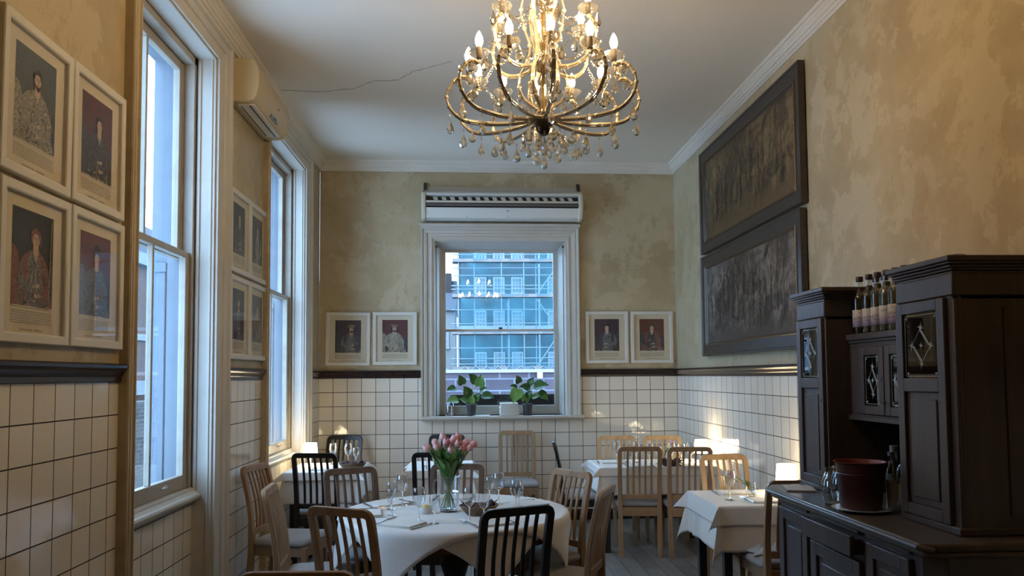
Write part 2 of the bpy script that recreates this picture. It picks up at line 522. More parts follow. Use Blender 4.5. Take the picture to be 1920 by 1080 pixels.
# back wall with its window opening
M = MB()
x0, x1, z0, z1 = WB
bwall(M, XL, x0, ZT, ZC, 0); bwall(M, x1, XR, ZT, ZC, 0); bwall(M, x0, x1, z1, ZC, 0)
bwall(M, XL, x0, 0, ZT, 1, -1.478); bwall(M, x1, XR, 0, ZT, 1, 2.298)
bwall(M, x0, x1, 0, z0, 1, 2.298)
bwall(M, XL, x0, 0, ZC, 2, w=-0.42); bwall(M, x1, XR, 0, ZC, 2, w=-0.42); bwall(M, x0, x1, z1, ZC, 2, w=-0.42); bwall(M, x0, x1, 0, z0, 2, w=-0.42)
for X in (x0, x1): M.quad(back(X,0,z0), back(X,-0.42,z0), back(X,-0.42,z1), back(X,0,z1), mi=2)
for z in (z0, z1): M.quad(back(x0,0,z), back(x1,0,z), back(x1,-0.42,z), back(x0,-0.42,z), mi=2)
struct(M.build('wall_back', [PLASTER, TILE, EXTW], smooth=0))

M = MB(); M.box(XL-0.3, XR+0.2, YN-0.2, YN, 0, ZC, 0); struct(M.build('wall_front', PLASTER, smooth=0))
M = MB(); M.box(XL-TH, XR+0.2, YN-0.2, YB+0.45, ZC, ZC+0.2, 0); struct(M.build('ceiling', CEIL, smooth=0))
M = MB(); M.box(XL-TH, XR+0.2, YN-0.2, YB+0.45, -0.1, 0, 0); struct(M.build('floor', FLOOR, smooth=0))

# hairline crack in the ceiling plaster
M = MB()
r_ = random.Random(3)
CK = [(-1.54, 6.42), (-1.23, 6.45), (-0.95, 6.37), (-0.76, 6.20), (-0.57, 6.17), (-0.42, 5.98), (-0.36, 5.95), (-0.10, 5.76)]
pts = []
for (a, b_), (c, d) in zip(CK, CK[1:]):
    for k in range(7):
        pts.append((a+(c-a)*k/7+0.008*r_.uniform(-1, 1), b_+(d-b_)*k/7+0.008*r_.uniform(-1, 1), ZC-0.0005))
M.tube(pts, [0.0035*(0.5+0.5*r_.random()) for _ in pts], 4)
struct(M.build('trim_1', mat('crack_shadow', (0.22, 0.20, 0.17), 0.9), smooth=0))

# cornice: stepped plaster moulding, profile (out from wall, height)
CP = [(0, 3.826), (0.012, 3.826), (0.016, 3.842), (0.026, 3.846), (0.030, 3.862), (0.040, 3.868), (0.046, 3.886), (0.056, 3.896), (0.060, 3.910), (0.072, 3.914), (0.078, 3.934), (0, 3.934)]
M = MB(); M.extrude([(XL+a, z) for a, z in CP], 'y', YN, YB-0.02); struct(M.build('trim_2', CORN, smooth=20))
M = MB(); M.extrude([(XR-a, z) for a, z in CP], 'y', YN, YB+0.03); struct(M.build('trim_3', CORN, smooth=20))
M = MB()
V = [back(XL, a, z) for a, z in CP]+[back(XR, a, z) for a, z in CP]; n = len(CP)
M.add(V, [(i, (i+1) % n, n+(i+1) % n, n+i) for i in range(n)]); struct(M.build('trim_4', CORN, smooth=20))

# dado rail: profile (out, height)
DP = [(0, 1.558), (0.012, 1.558), (0.014, 1.580), (0.020, 1.586), (0.026, 1.598), (0.030, 1.606), (0.036, 1.610), (0.044, 1.620), (0.044, 1.632), (0.034, 1.640), (0, 1.640)]
for nm, a, b_ in (('trim_5', YN, 3.735), ('trim_6', 5.28, 6.22), ('trim_7', 7.98, YB-0.03)):
    M = MB(); M.extrude([(XL+x, z) for x, z in DP], 'y', a, b_); struct(M.build(nm, RAILW, smooth=25))
M = MB(); M.extrude([(XR-x, z) for x, z in DP], 'y', YN, YB+0.03); struct(M.build('trim_8', RAILW, smooth=25))
n = len(DP)
for nm, a, b_ in (('trim_9', XL, -0.535), ('trim_10', 1.22, XR)):
    M = MB(); M.add([back(a, x, z) for x, z in DP]+[back(b_, x, z) for x, z in DP], [(i, (i+1) % n, n+(i+1) % n, n+i) for i in range(n)]+[tuple(range(n)), tuple(range(n, 2*n))])
    struct(M.build(nm, RAILW, smooth=25))
# low dark skirting
M = MB(); M.extrude([(0, 0), (0.015, 0), (0.015, 0.10), (0.008, 0.115), (0, 0.115)], 'y', 0, 1)
def skirt(name, pa, pb, off):
    M = MB(); P = [(0, 0), (0.016, 0), (0.016, 0.10), (0.008, 0.115), (0, 0.115)]
    if off == 'b': V = [back(pa, x, z) for x, z in P]+[back(pb, x, z) for x, z in P]
    else: V = [(XL+x if off > 0 else XR-x, pa, z) for x, z in P]+[(XL+x if off > 0 else XR-x, pb, z) for x, z in P]
    M.add(V, [(i, (i+1) % 5, 5+(i+1) % 5, 5+i) for i in range(5)]+[(0, 1, 2, 3, 4), (5, 6, 7, 8, 9)])
    struct(M.build(name, RAILW, smooth=0))
skirt('baseboard_left', 7.98, YB-0.03, 1); skirt('baseboard_right', YN, YB, -1); skirt('baseboard_back', XL, XR, 'b')

# ------------------------------------------------------------------ windows
CASP = [(o, p*0.8) for o, p in [(0, 0), (0, 0.030), (0.020, 0.034), (0.026, 0.022), (0.040, 0.022), (0.060, 0.028), (0.085, 0.030), (0.092, 0.042), (0.115, 0.048), (0.125, 0.036), (0.150, 0.040), (0.165, 0.058), (0.180, 0.060), (0.185, 0.050), (0.185, 0)]]
def left_window(idx, y0, y1, near_cas, far_cas):
    root = thing('window_%d' % idx, None, None, (XL, (y0+y1)/2, 0)); root['kind'] = 'structure'
    W = Vector((XL, (y0+y1)/2, 0))
    def put(M, name, mats, **k):
        M.v = [tuple(Vector(p)-W) for p in M.v]
        return M.build(name, mats, root, **k)
    sill = 0.86
    # moulded casing, down to the floor on both sides (old bare paint on the near leg)
    def casleg(ya, wdt, sgn, mt):
        M = MB(); s = wdt/0.185
        P = [(ya+sgn*o*s, p) for o, p in CASP]
        n = len(P); top = []; bot = []
        for (o, p) in CASP:
            bot.append((XL+p, ya+sgn*o*s, 0)); top.append((XL+p, ya+sgn*o*s, WZ+o*0.86))
        M.add(bot+top, [(i, (i+1) % n, n+(i+1) % n, n+i) for i in range(n)]+[tuple(range(n)), tuple(range(n, 2*n))])
        return put(M, 'casing', mt, smooth=20)
    casleg(y0, near_cas, -1, OLDCREAM)
    casleg(y1, far_cas, 1, WHITE)
    M = MB(); n = len(CASP)
    A = [(XL+p, y0-o*near_cas/0.185, WZ+o*0.86) for o, p in CASP]; B = [(XL+p, y1+o*far_cas/0.185, WZ+o*0.86) for o, p in CASP]
    M.add(A+B, [(i, (i+1) % n, n+(i+1) % n, n+i) for i in range(n)])
    put(M, 'head_casing', WHITE, smooth=20)
    # reveal lining: sides, soffit
    xi = XL-0.115
    M = MB()
    M.box(xi, XL+0.006, y0, y0+0.012, 0, WZ); M.box(xi, XL+0.006, y1-0.012, y1, 0, WZ); M.box(xi, XL+0.006, y0, y1, WZ-0.012, WZ)
    # raised beads along the lining
    M.box(xi+0.010, xi+0.030, y1-0.022, y1-0.010, 0.86, WZ-0.01); M.box(XL-0.028, XL-0.012, y1-0.019, y1-0.010, 0, WZ-0.01)
    put(M, 'reveal_lining', WHITE, bevel=0.003)
    # sill: stacked mouldings above the tiles
    M = MB()
    P = [(-0.19, 0.80), (-0.158, 0.80), (-0.150, 0.812), (-0.128, 0.818), (-0.112, 0.832), (-0.108, 0.846), (-0.114, 0.858), (-0.135, 0.862), (-0.142, 0.872), (-0.150, 0.876), (-0.155, 0.890), (-0.170, 0.894), (-0.19, 0.896)]
    M.extrude([(XL+a+0.055, z) for a, z in P], 'y', y0+0.012, y1-0.012)
    put(M, 'sill', WHITE, smooth=30)
    # box frame
    fy0, fy1 = y0+0.012, y1-0.012
    xa, xb = xi-0.001, XL-0.27
    M = MB()
    xm = xi-0.066
    for (a, b_) in ((fy0, fy0+0.035), (fy1-0.035, fy1)): M.box(xm, xa, a, b_, 0.88, WZ-0.012)
    M.box(xm, xa, fy0, fy1, WZ-0.06, WZ-0.012)
    for (a, b_) in ((fy0+0.035, fy0+0.045), (fy1-0.045, fy1-0.035)): M.box(xi-0.075, xi-0.065, a, b_, 0.88, WZ-0.06)
    M.box(xb-0.02, xa, fy0, fy1, 0.86, 0.895)
    put(M, 'box_frame', SASH, bevel=0.003)
    M = MB()
    for (a, b_) in ((fy0, fy0+0.035), (fy1-0.035, fy1)): M.box(xb, xm, a, b_, 0.88, WZ-0.012)
    M.box(xb, xm, fy0, fy1, WZ-0.06, WZ-0.012); put(M, 'outer_frame', EXTW)  # outer half of the white jambs, skylight tone set in the colour
    # pulley slot and cord at the head of the far jamb
    M = MB(); M.box(xi-0.10, xi-0.08, fy1-0.040, fy1-0.034, 3.30, 3.45); M.tube([(xi-0.09, fy1-0.045, 3.42), (xi-0.09, fy1-0.045, 2.42)], 0.004, 6)
    put(M, 'sash_cord', BLACKP)
    # sashes: lower one inside, upper one outside; one glazing bar each
    def sash(x, za, zb, name, rb, rt):
        ym = (fy0+fy1)/2; ya, yb = fy0+0.037, fy1-0.037; t = 0.042
        M = MB()
        M.box(x-t, x, ya, ya+0.055, za, zb); M.box(x-t, x, yb-0.055, yb, za, zb)
        M.box(x-t, x, ya+0.055, yb-0.055, za, za+rb); M.box(x-t, x, ya+0.055, yb-0.055, zb-rt, zb)
        M.box(x-t+0.006, x-0.004, ym-0.012, ym+0.012, za+rb, zb-rt)
        f = put(M, name, SASH, bevel=0.004)
        for (a, b_) in ((ya+0.055, ym-0.012), (ym+0.012, yb-0.055)):
            M = MB(); M.box(x-t/2-0.002, x-t/2+0.002, a, b_, za+rb, zb-rt)
            M.v = [tuple(Vector(p)-W) for p in M.v]
            M.build('pane', PANE, f, smooth=0)
        return f
    lo = sash(xi-0.020, 0.895, 2.36, 'lower_sash', 0.085, 0.04)
    sash(xi-0.072, 2.315, WZ-0.06, 'upper_sash', 0.04, 0.055)
    M = MB(); M.tube([(xi-0.015, y1-0.46, 0.945), (xi+0.012, y1-0.46, 0.95), (xi+0.014, y1-0.46, 0.965)], 0.006, 8); M.tube([(xi+0.006, y1-0.50, 0.948), (xi+0.012, y1-0.46, 0.945), (xi+0.006, y1-0.42, 0.948)], 0.005, 8)
    put(M, 'sash_lift', SASH)
    # painted stone pilaster against the outside of the reveal
    M = MB()
    for (a, b_) in ((y0, y0+0.02), (y1-0.02, y1)): M.box(XL-TH-0.004, XL-0.275, a, b_, 0.80, WZ)
    M.box(XL-TH-0.004, XL-0.275, y0, y1, WZ-0.03, WZ)
    M.box(XL-0.335, XL-0.285, y1-0.035, y1-0.02, 0.86, 2.24); M.box(XL-0.36, XL-0.276, y1-0.05, y1-0.02, 2.24, 2.30)
    M.box(XL-TH-0.12, XL-0.275, y0, y1, 0.76, 0.83)
    put(M, 'outer_reveal', EXTW, bevel=0.004)
    return root
left_window(1, W1[0], W1[1], 0.14, 0.23)
left_window(2, W2[0], W2[1], 0.15, 0.22)

# back window
root = thing('window_3', None, None, back(0.34, 0, 0)); root['kind'] = 'structure'
W0 = Vector(back(0.34, 0, 0))
def putb(M, name, mats, par=None, **k):
    M.v = [tuple(Vector(p)-W0) for p in M.v]
    return M.build(name, mats, par or root, **k)
x0, x1, z0, z1 = WB
BP = [(0, 0), (0, 0.018), (0.020, 0.022), (0.026, 0.034), (0.040, 0.036), (0.048, 0.026), (0.075, 0.030), (0.082, 0.044), (0.105, 0.050), (0.118, 0.046), (0.128, 0.062), (0.142, 0.066), (0.148, 0.05), (0.148, 0)]
M = MB(); M.frame(x0, x1, z0-0.0, z1, BP, lambda u, v, p: back(u, p, v), sides='open'); putb(M, 'casing', WHITE, smooth=20)
M = MB()
P = [(0, 3.205), (0.070, 3.205), (0.085, 3.222), (0.085, 3.238), (0, 3.242)]
V = [back(x0-0.158, a, z) for a, z in P]+[back(x1+0.158, a, z) for a, z in P]
M.add(V, [(i, (i+1) % 5, 5+(i+1) % 5, 5+i) for i in range(5)]+[(0,1,2,3,4), (5,6,7,8,9)]); putb(M, 'cap_moulding', WHITE, smooth=0)
# splayed side linings and soffit
D = -0.26
M = MB()
for X, s in ((x0, 1), (x1, -1)):
    Xi = X+s*0.05
    M.add([back(X,0.01,z0), back(Xi,D,z0), back(Xi,D,z1), back(X,0.01,z1), back(X-s*0.02,0.01,z0), back(X-s*0.02,D,z0), back(X-s*0.02,D,z1), back(X-s*0.02,0.01,z1)],
          [(0,1,2,3), (4,7,6,5), (0,3,7,4), (1,5,6,2)])
    M.add([back(X+s*0.022,-0.06,z0), back(X+s*0.044,-0.20,z0), back(X+s*0.044,-0.20,z1-0.05), back(X+s*0.022,-0.06,z1-0.05), back(X+s*0.016,-0.06,z0), back(X+s*0.036,-0.20,z0), back(X+s*0.036,-0.20,z1-0.05), back(X+s*0.016,-0.06,z1-0.05)],
          [(0,1,2,3), (0,3,7,4), (1,5,6,2), (2,3,7,6)])
V = [back(x0,0.01,z1), back(x1,0.01,z1), back(x1-0.05,D,z1-0.05), back(x0+0.05,D,z1-0.05), back(x0,0.01,z1+0.01), back(x1,0.01,z1+0.01), back(x1,D,z1+0.01), back(x0,D,z1+0.01)]
M.add(V, [(0,1,2,3), (4,5,6,7)])
putb(M, 'reveal_lining', WHITE, smooth=0)
def bbox(M, xa, xb, wa, wb, za, zb, mi=0):
    v = [back(x, w_, z) for z in (za, zb) for (x, w_) in ((xa, wa), (xb, wa), (xb, wb), (xa, wb))]
    M.add(v, [(0,3,2,1),(4,5,6,7),(0,1,5,4),(1,2,6,5),(2,3,7,6),(3,0,4,7)], mi)
M = MB(); bbox(M, x0-0.155, x1+0.185, 0.105, -0.26, 1.108, 1.14); bbox(M, x0-0.145, x1+0.17, 0.085, 0, 1.094, 1.108); putb(M, 'sill', WHITE, bevel=0.006)
gx0, gx1, gz0, gz1 = -0.268, 0.962, 1.225, 2.985
fx0, fx1 = x0+0.05, x1-0.05
M = MB()
bbox(M, fx0, gx0-0.045, D, D-0.13, z0, z1-0.05); bbox(M, gx1+0.045, fx1, D, D-0.13, z0, z1-0.05); bbox(M, fx0, fx1, D, D-0.13, gz1+0.045, z1-0.05)
bbox(M, fx0, fx1, D, D-0.16, z0-0.02, 1.165)
putb(M, 'box_frame', WHITE, bevel=0.004)
def bsash(name, w_, za, zb, rb, rt):
    M = MB()
    bbox(M, gx0-0.046, gx0, w_, w_-0.04, za, zb); bbox(M, gx1, gx1+0.046, w_, w_-0.04, za, zb)
    bbox(M, gx0, gx1, w_, w_-0.04, za, za+rb); bbox(M, gx0, gx1, w_, w_-0.04, zb-rt, zb)
    f = putb(M, name, WHITE, bevel=0.004)
    M = MB(); bbox(M, gx0, gx1, w_-0.018, w_-0.022, za+rb, zb-rt); putb(M, 'pane', PANE, f, smooth=0)
bsash('lower_sash', D-0.02, 1.165, 2.105, 0.075, 0.028)
bsash('upper_sash', D-0.065, 2.08, gz1+0.045, 0.028, 0.045)
# small dark catches at the top corners and on the meeting rail
for (xa, za) in ((x0+0.015, z1-0.075), (x1-0.03, z1-0.07)):
    M = MB(); bbox(M, xa, xa+0.016, -0.012, -0.03, za, za+0.028); putb(M, 'blind_hook', IRON, bevel=0.003)
M = MB(); bbox(M, 0.33, 0.37, D+0.012, D-0.03, 2.105, 2.122); putb(M, 'sash_catch', IRON, bevel=0.004)

# ------------------------------------------------------------------ outside: the street seen through the glass
def brick_mat(name, c1, c2, mort, bw=0.22, bh=0.075, ms=0.01, swap=False):
    m, nt, b = newmat(name)
    tc = N(nt, 'ShaderNodeTexCoord')
    mp = N(nt, 'ShaderNodeMapping'); mp.inputs['Rotation'].default_value = (PI/2, 0, PI/2) if swap else (PI/2, 0, 0)
    if swap:
        sp = N(nt, 'ShaderNodeSeparateXYZ'); cb = N(nt, 'ShaderNodeCombineXYZ')
        L(nt, tc.outputs['Object'], sp.inputs[0]); L(nt, sp.outputs['Y'], cb.inputs['X']); L(nt, sp.outputs['Z'], cb.inputs['Y']); vec = cb.outputs[0]
    else:
        sp = N(nt, 'ShaderNodeSeparateXYZ'); cb = N(nt, 'ShaderNodeCombineXYZ')
        L(nt, tc.outputs['Object'], sp.inputs[0]); L(nt, sp.outputs['X'], cb.inputs['X']); L(nt, sp.outputs['Z'], cb.inputs['Y']); vec = cb.outputs[0]
    br = N(nt, 'ShaderNodeTexBrick')
    br.inputs['Scale'].default_value = 1.0; br.inputs['Brick Width'].default_value = bw; br.inputs['Row Height'].default_value = bh
    br.inputs['Mortar Size'].default_value = ms
    br.inputs['Color1'].default_value = (*c1, 1); br.inputs['Color2'].default_value = (*c2, 1); br.inputs['Mortar'].default_value = (*mort, 1)
    L(nt, vec, br.inputs['Vector'])
    n1 = noise(nt, tc.outputs['Object'], 1.5, 5, 0.6)
    L(nt, mixc(nt, 0.4, br.outputs['Color'], n1.outputs['Fac'], 'OVERLAY'), b.inputs['Base Color'])
    b.inputs['Roughness'].default_value = 0.85
    return m
BRK_DARK = brick_mat('sooty_brown_brick', (0.045, 0.036, 0.034), (0.07, 0.055, 0.05), (0.07, 0.06, 0.055))
BRK_RED = brick_mat('red_street_brick', (0.095, 0.036, 0.020), (0.13, 0.052, 0.03), (0.09, 0.078, 0.066), swap=True)
BRK_SOOT = brick_mat('dark_yard_brick', (0.035, 0.030, 0.028), (0.06, 0.05, 0.045), (0.09, 0.08, 0.07), swap=True)
BRK_WALL = brick_mat('purple_parapet_brick', (0.05, 0.038, 0.046), (0.075, 0.052, 0.062), (0.13, 0.13, 0.15), 0.75, 0.30, 0.02)
EXWIN = mat('white_window_paint_outdoors', (0.42, 0.43, 0.44), 0.6)
DKGL = mat('dark_window_glass_outdoors', (0.10, 0.13, 0.16), 0.12, spec=0.9)
SCAF = mat('galvanised_scaffold_tube', (0.26, 0.27, 0.29), 0.4, 0.4)
BOARD = mat('scaffold_board', (0.20, 0.165, 0.145), 0.8)
SLATE = mat('slate_roof', (0.10, 0.11, 0.13), 0.6)
def net_mat():
    m = bpy.data.materials.new('teal_debris_netting'); m.use_nodes = True
    nt = m.node_tree; nt.nodes.clear()
    o = N(nt, 'ShaderNodeOutputMaterial'); t = N(nt, 'ShaderNodeBsdfTransparent'); d = N(nt, 'ShaderNodeBsdfDiffuse')
    d.inputs['Color'].default_value = (0.06, 0.21, 0.26, 1)
    tc = N(nt, 'ShaderNodeTexCoord'); n1 = noise(nt, tc.outputs['Object'], 0.35, 4, 0.6, 0.6)
    mr = N(nt, 'ShaderNodeMapRange'); mr.inputs['From Min'].default_value = 0.35; mr.inputs['From Max'].default_value = 0.65
    mr.inputs['To Min'].default_value = 0.19; mr.inputs['To Max'].default_value = 0.45
    mx = N(nt, 'ShaderNodeMixShader')
    L(nt, n1.outputs['Fac'], mr.inputs['Value']); L(nt, mr.outputs['Result'], mx.inputs[0])
    L(nt, t.outputs[0], mx.inputs[1]); L(nt, d.outputs[0], mx.inputs[2]); L(nt, mx.outputs[0], o.inputs['Surface'])
    return m
NET = net_mat()

EXW2 = mat('grey_white_window_surrounds', (0.22, 0.225, 0.23), 0.6)
def ext_window(parent, x, z, w_, h, y, nx=3, nz=4, ax='x', fr=0.11):
    # one sash window of a far facade: white surround and bars, dark glass
    def B(M, a, b_, c, d, e, f):
        if ax == 'x': M.box(a, b_, c, d, e, f)
        else: M.box(-d, -c, a, b_, e, f)
    M = MB()
    B(M, x-w_/2-fr, x-w_/2, y-0.10, y, z-fr, z+h+fr); B(M, x+w_/2, x+w_/2+fr, y-0.10, y, z-fr, z+h+fr)
    B(M, x-w_/2, x+w_/2, y-0.10, y, z+h, z+h+fr); B(M, x-w_/2-fr-0.05, x+w_/2+fr+0.05, y-0.16, y, z-fr, z)
    B(M, x-w_/2, x+w_/2, y-0.08, y-0.02, z+h/2-0.035, z+h/2+0.035)
    for i in range(1, nx): B(M, x-w_/2+w_*i/nx-0.022, x-w_/2+w_*i/nx+0.022, y-0.07, y-0.02, z, z+h)
    for i in range(1, nz):
        if i*2 != nz: B(M, x-w_/2, x+w_/2, y-0.07, y-0.02, z+h*i/nz-0.02, z+h*i/nz+0.02)
    f = M.build('window', EXWIN if ax == 'x' else EXW2, parent, smooth=0)
    M = MB(); B(M, x-w_/2, x+w_/2, y-0.03, y+0.02, z, z+h); M.build('pane', DKGL, f, smooth=0)

# far brick block behind the scaffold
YF = 65.0
b1 = thing('apartment_building', 'dark brick building with white sash windows behind teal netted scaffolding', 'building', (0, 0, 0))
M = MB(); M.box(-1.0, 62.0, YF, YF+10, -6, 26); M.build('wall', BRK_DARK, b1, smooth=0)
M = MB(); M.box(-1.1, 62, YF-0.15, YF, 5.05, 5.75); M.box(-1.1, 62, YF-0.2, YF, 12.0, 12.2); M.build('string_course', EXWIN, b1, smooth=0)
for z in (-1.6, 2.28, 5.72, 8.50, 11.35, 14.4):
    for x in (0.90, 2.42, 3.92, 6.95, 8.5):
        ext_window(b1, x, z, 0.72, 1.18, YF, 3, 4)
M = MB(); M.box(5.7, 5.85, YF-0.2, YF-0.05, 0, 14); M.build('drainpipe', EXWIN, b1, smooth=0)

sf = thing('scaffolding', 'steel tube scaffolding with plank lifts and teal debris netting on the far building', 'scaffolding', (0, 0, 0))
for k, x in enumerate((-0.9, 0.37, 2.56, 3.13, 4.37, 5.4, 7.2, 9.2)):
    M = MB(); M.tube([(x, YF-1.9+(k % 2)*0.6, -4), (x, YF-1.9+(k % 2)*0.6, 15 if k != 3 else 7.9)], 0.05 if k != 3 else 0.11, 8); M.build('upright', SCAF, sf)
for z in (0.55, 1.15, 2.55, 2.98, 3.83, 5.8, 6.91, 8.58, 8.87, 9.7, 10.3, 11.4, 12.4, 13.4):
    M = MB(); M.tube([(-1.5, YF-1.95, z), (12, YF-1.95, z+0.05)], 0.045, 6); M.build('ledger', SCAF, sf)
for z in (2.10, 4.95, 7.92, 10.78):
    M = MB(); M.box(-1.4, 12, YF-2.2, YF-0.9, z, z+0.12); M.box(-1.4, 12, YF-2.25, YF-2.2, z, z+0.26); M.build('plank_lift', BOARD, sf, smooth=0)
for (a, b_) in (((5.4, 2.3), (7.0, 4.7)), ((5.35, 7.8), (7.2, 5.2)), ((5.4, 8.1), (7.1, 10.5))):
    M = MB(); M.tube([(a[0], YF-2.0, a[1]), (b_[0], YF-2.0, b_[1])], 0.055, 6); M.build('diagonal_brace', SCAF, sf)
for i in range(10):
    x = -0.9+i*0.9
    if i < 9:
        M = MB(); M.tube([(x, YF-2.3, 2.0), (x+0.45, YF-2.3, 2.35), (x+0.9, YF-2.3, 2.0)], 0.035, 5); M.build('lattice_brace', SCAF, sf)
nr = random.Random(5)
for (za, zb) in ((0.0, 4.85), (5.1, 7.85), (8.1, 10.7), (11.0, 15)):
    M = MB(); nxs = 100; nzs = 6
    V = []; F = []
    for j in range(nzs+1):
        for i in range(nxs+1):
            x = -0.75+i*0.4
            V.append((x, YF-2.3+0.12*math.sin(i*1.7+za)+0.08*math.sin(j*2+i), za+(zb-za)*j/nzs-0.18*math.sin(PI*((i % 6)/6))*(j == 0)))
    for j in range(nzs):
        for i in range(nxs):
            F.append((j*(nxs+1)+i, j*(nxs+1)+i+1, (j+1)*(nxs+1)+i+1, (j+1)*(nxs+1)+i))
    M.add(V, F); M.build('netting', NET, sf)
# end sheet of netting, seen nearly edge-on at the left of the scaffold
M = MB(); V = []; F = []
for j in range(20):
    for i in range(6):
        V.append((-1.15+0.14*math.sin(j*1.3)+0.10*i, YF-2.3+i*0.35, -0.5+j*0.8))
for j in range(19):
    for i in range(5): F.append((j*6+i, j*6+i+1, (j+1)*6+i+1, (j+1)*6+i))
M.add(V, F); M.build('netting', NET, sf)

b2 = thing('apartment_building', 'pale stucco house with a slate roof seen left of the scaffolding', 'building', (0, 0, 0))
M = MB(); M.box(-14, -1.3, 72, 80, -6, 7.6); M.build('wall', mat('pale_stucco', (0.30, 0.30, 0.29), 0.8), b2, smooth=0)
M = MB(); M.extrude([(71.6, 7.6), (80.4, 7.6), (78, 10.6), (74, 10.6)], 'x', -14.2, -1.2); M.build('roof', SLATE, b2, smooth=0)
M = MB(); M.box(-2.6, -1.7, 73, 74.5, 8.2, 11.2); M.build('dormer', BRK_DARK, b2, smooth=0)
for z in (0.6, 4.2): ext_window(b2, -2.4, z, 0.7, 1.6, 72, 2, 2)

pw = MB(); pw.box(-6, 24, 20, 20.5, -5, 1.66); pw.box(-6, 24, 19.94, 20.56, 1.66, 1.74, 1)
tag(pw.build('parapet_wall', [BRK_WALL, mat('coping_stone', (0.30, 0.27, 0.27), 0.8)], smooth=0), 'purple brick parapet wall beyond the back window, below the scaffolding', 'wall')
M = MB(); M.box(1.70, 1.84, 19.85, 19.93, 1.50, 1.66)
tag(M.build('utility_box', EXWIN, bevel=0.01), 'small white box fixed on the purple parapet wall', 'box')

# planter trough on the outer sill
M = MB()
pl = thing('window_trough', 'long black planter trough on the ledge outside the back window', 'planter', (0.39, 9.10, 1.10))
M.box(-0.62, 0.62, -0.09, -0.075, 0, 0.26); M.box(-0.62, 0.62, 0.075, 0.09, 0, 0.26); M.box(-0.62, -0.605, -0.075, 0.075, 0, 0.26); M.box(0.605, 0.62, -0.075, 0.075, 0, 0.26); M.box(-0.62, 0.62, -0.09, 0.09, 0, 0.02)
for z in (0.07, 0.13, 0.19): M.box(-0.62, 0.62, -0.095, -0.09, z, z+0.012)
M.build('trough', BLACKP, pl, bevel=0.003)
M = MB(); M.box(-0.60, 0.60, -0.074, 0.074, 0.02, 0.23); M.build('soil', mat('potting_soil', (0.03, 0.022, 0.016), 0.95), pl, smooth=0)
M = MB(); bbox(M, WB[0]-0.1, WB[1]+0.1, -0.40, -0.66, 1.04, 1.10); struct(M.build('trim_11', EXTW, smooth=0))

# street side, seen in slivers through the left windows
b3 = thing('apartment_building', 'red brick terrace with white window surrounds across the street on the left', 'building', (0, 0, 0))
M = MB(); M.box(-24, -14, 8, 70, -6, 6.9); M.build('wall', BRK_RED, b3, smooth=0)
M = MB(); M.box(-14.0, -13.8, 8, 70, 0.9, 1.5); M.box(-14.0, -13.75, 8, 70, 6.4, 6.9); M.box(-14, -13.9, 8, 70, 3.2, 3.45); M.build('string_course', EXW2, b3, smooth=0)
for z in (-0.9, 1.75, 3.9):
    for k in range(12):
        ext_window(b3, 12+k*2.6, z, 0.95, 1.5, 14.0, 2, 2, ax='y')
M = MB(); M.box(-24, -13.9, 8, 70, 6.9, 8.1); M.build('roof', SLATE, b3, smooth=0)
M = MB(); M.box(-6.4, -6.0, 8, 30, -5, 1.15)
tag(M.build('yard_wall', BRK_SOOT, smooth=0), 'sooty dark brick yard wall outside the left windows', 'wall')
M = MB(); M.box(-60, 60, 5, 120, -6.2, -6); tag(M.build('ground', mat('street_asphalt', (0.10, 0.10, 0.11), 0.9), smooth=0), kind='structure')

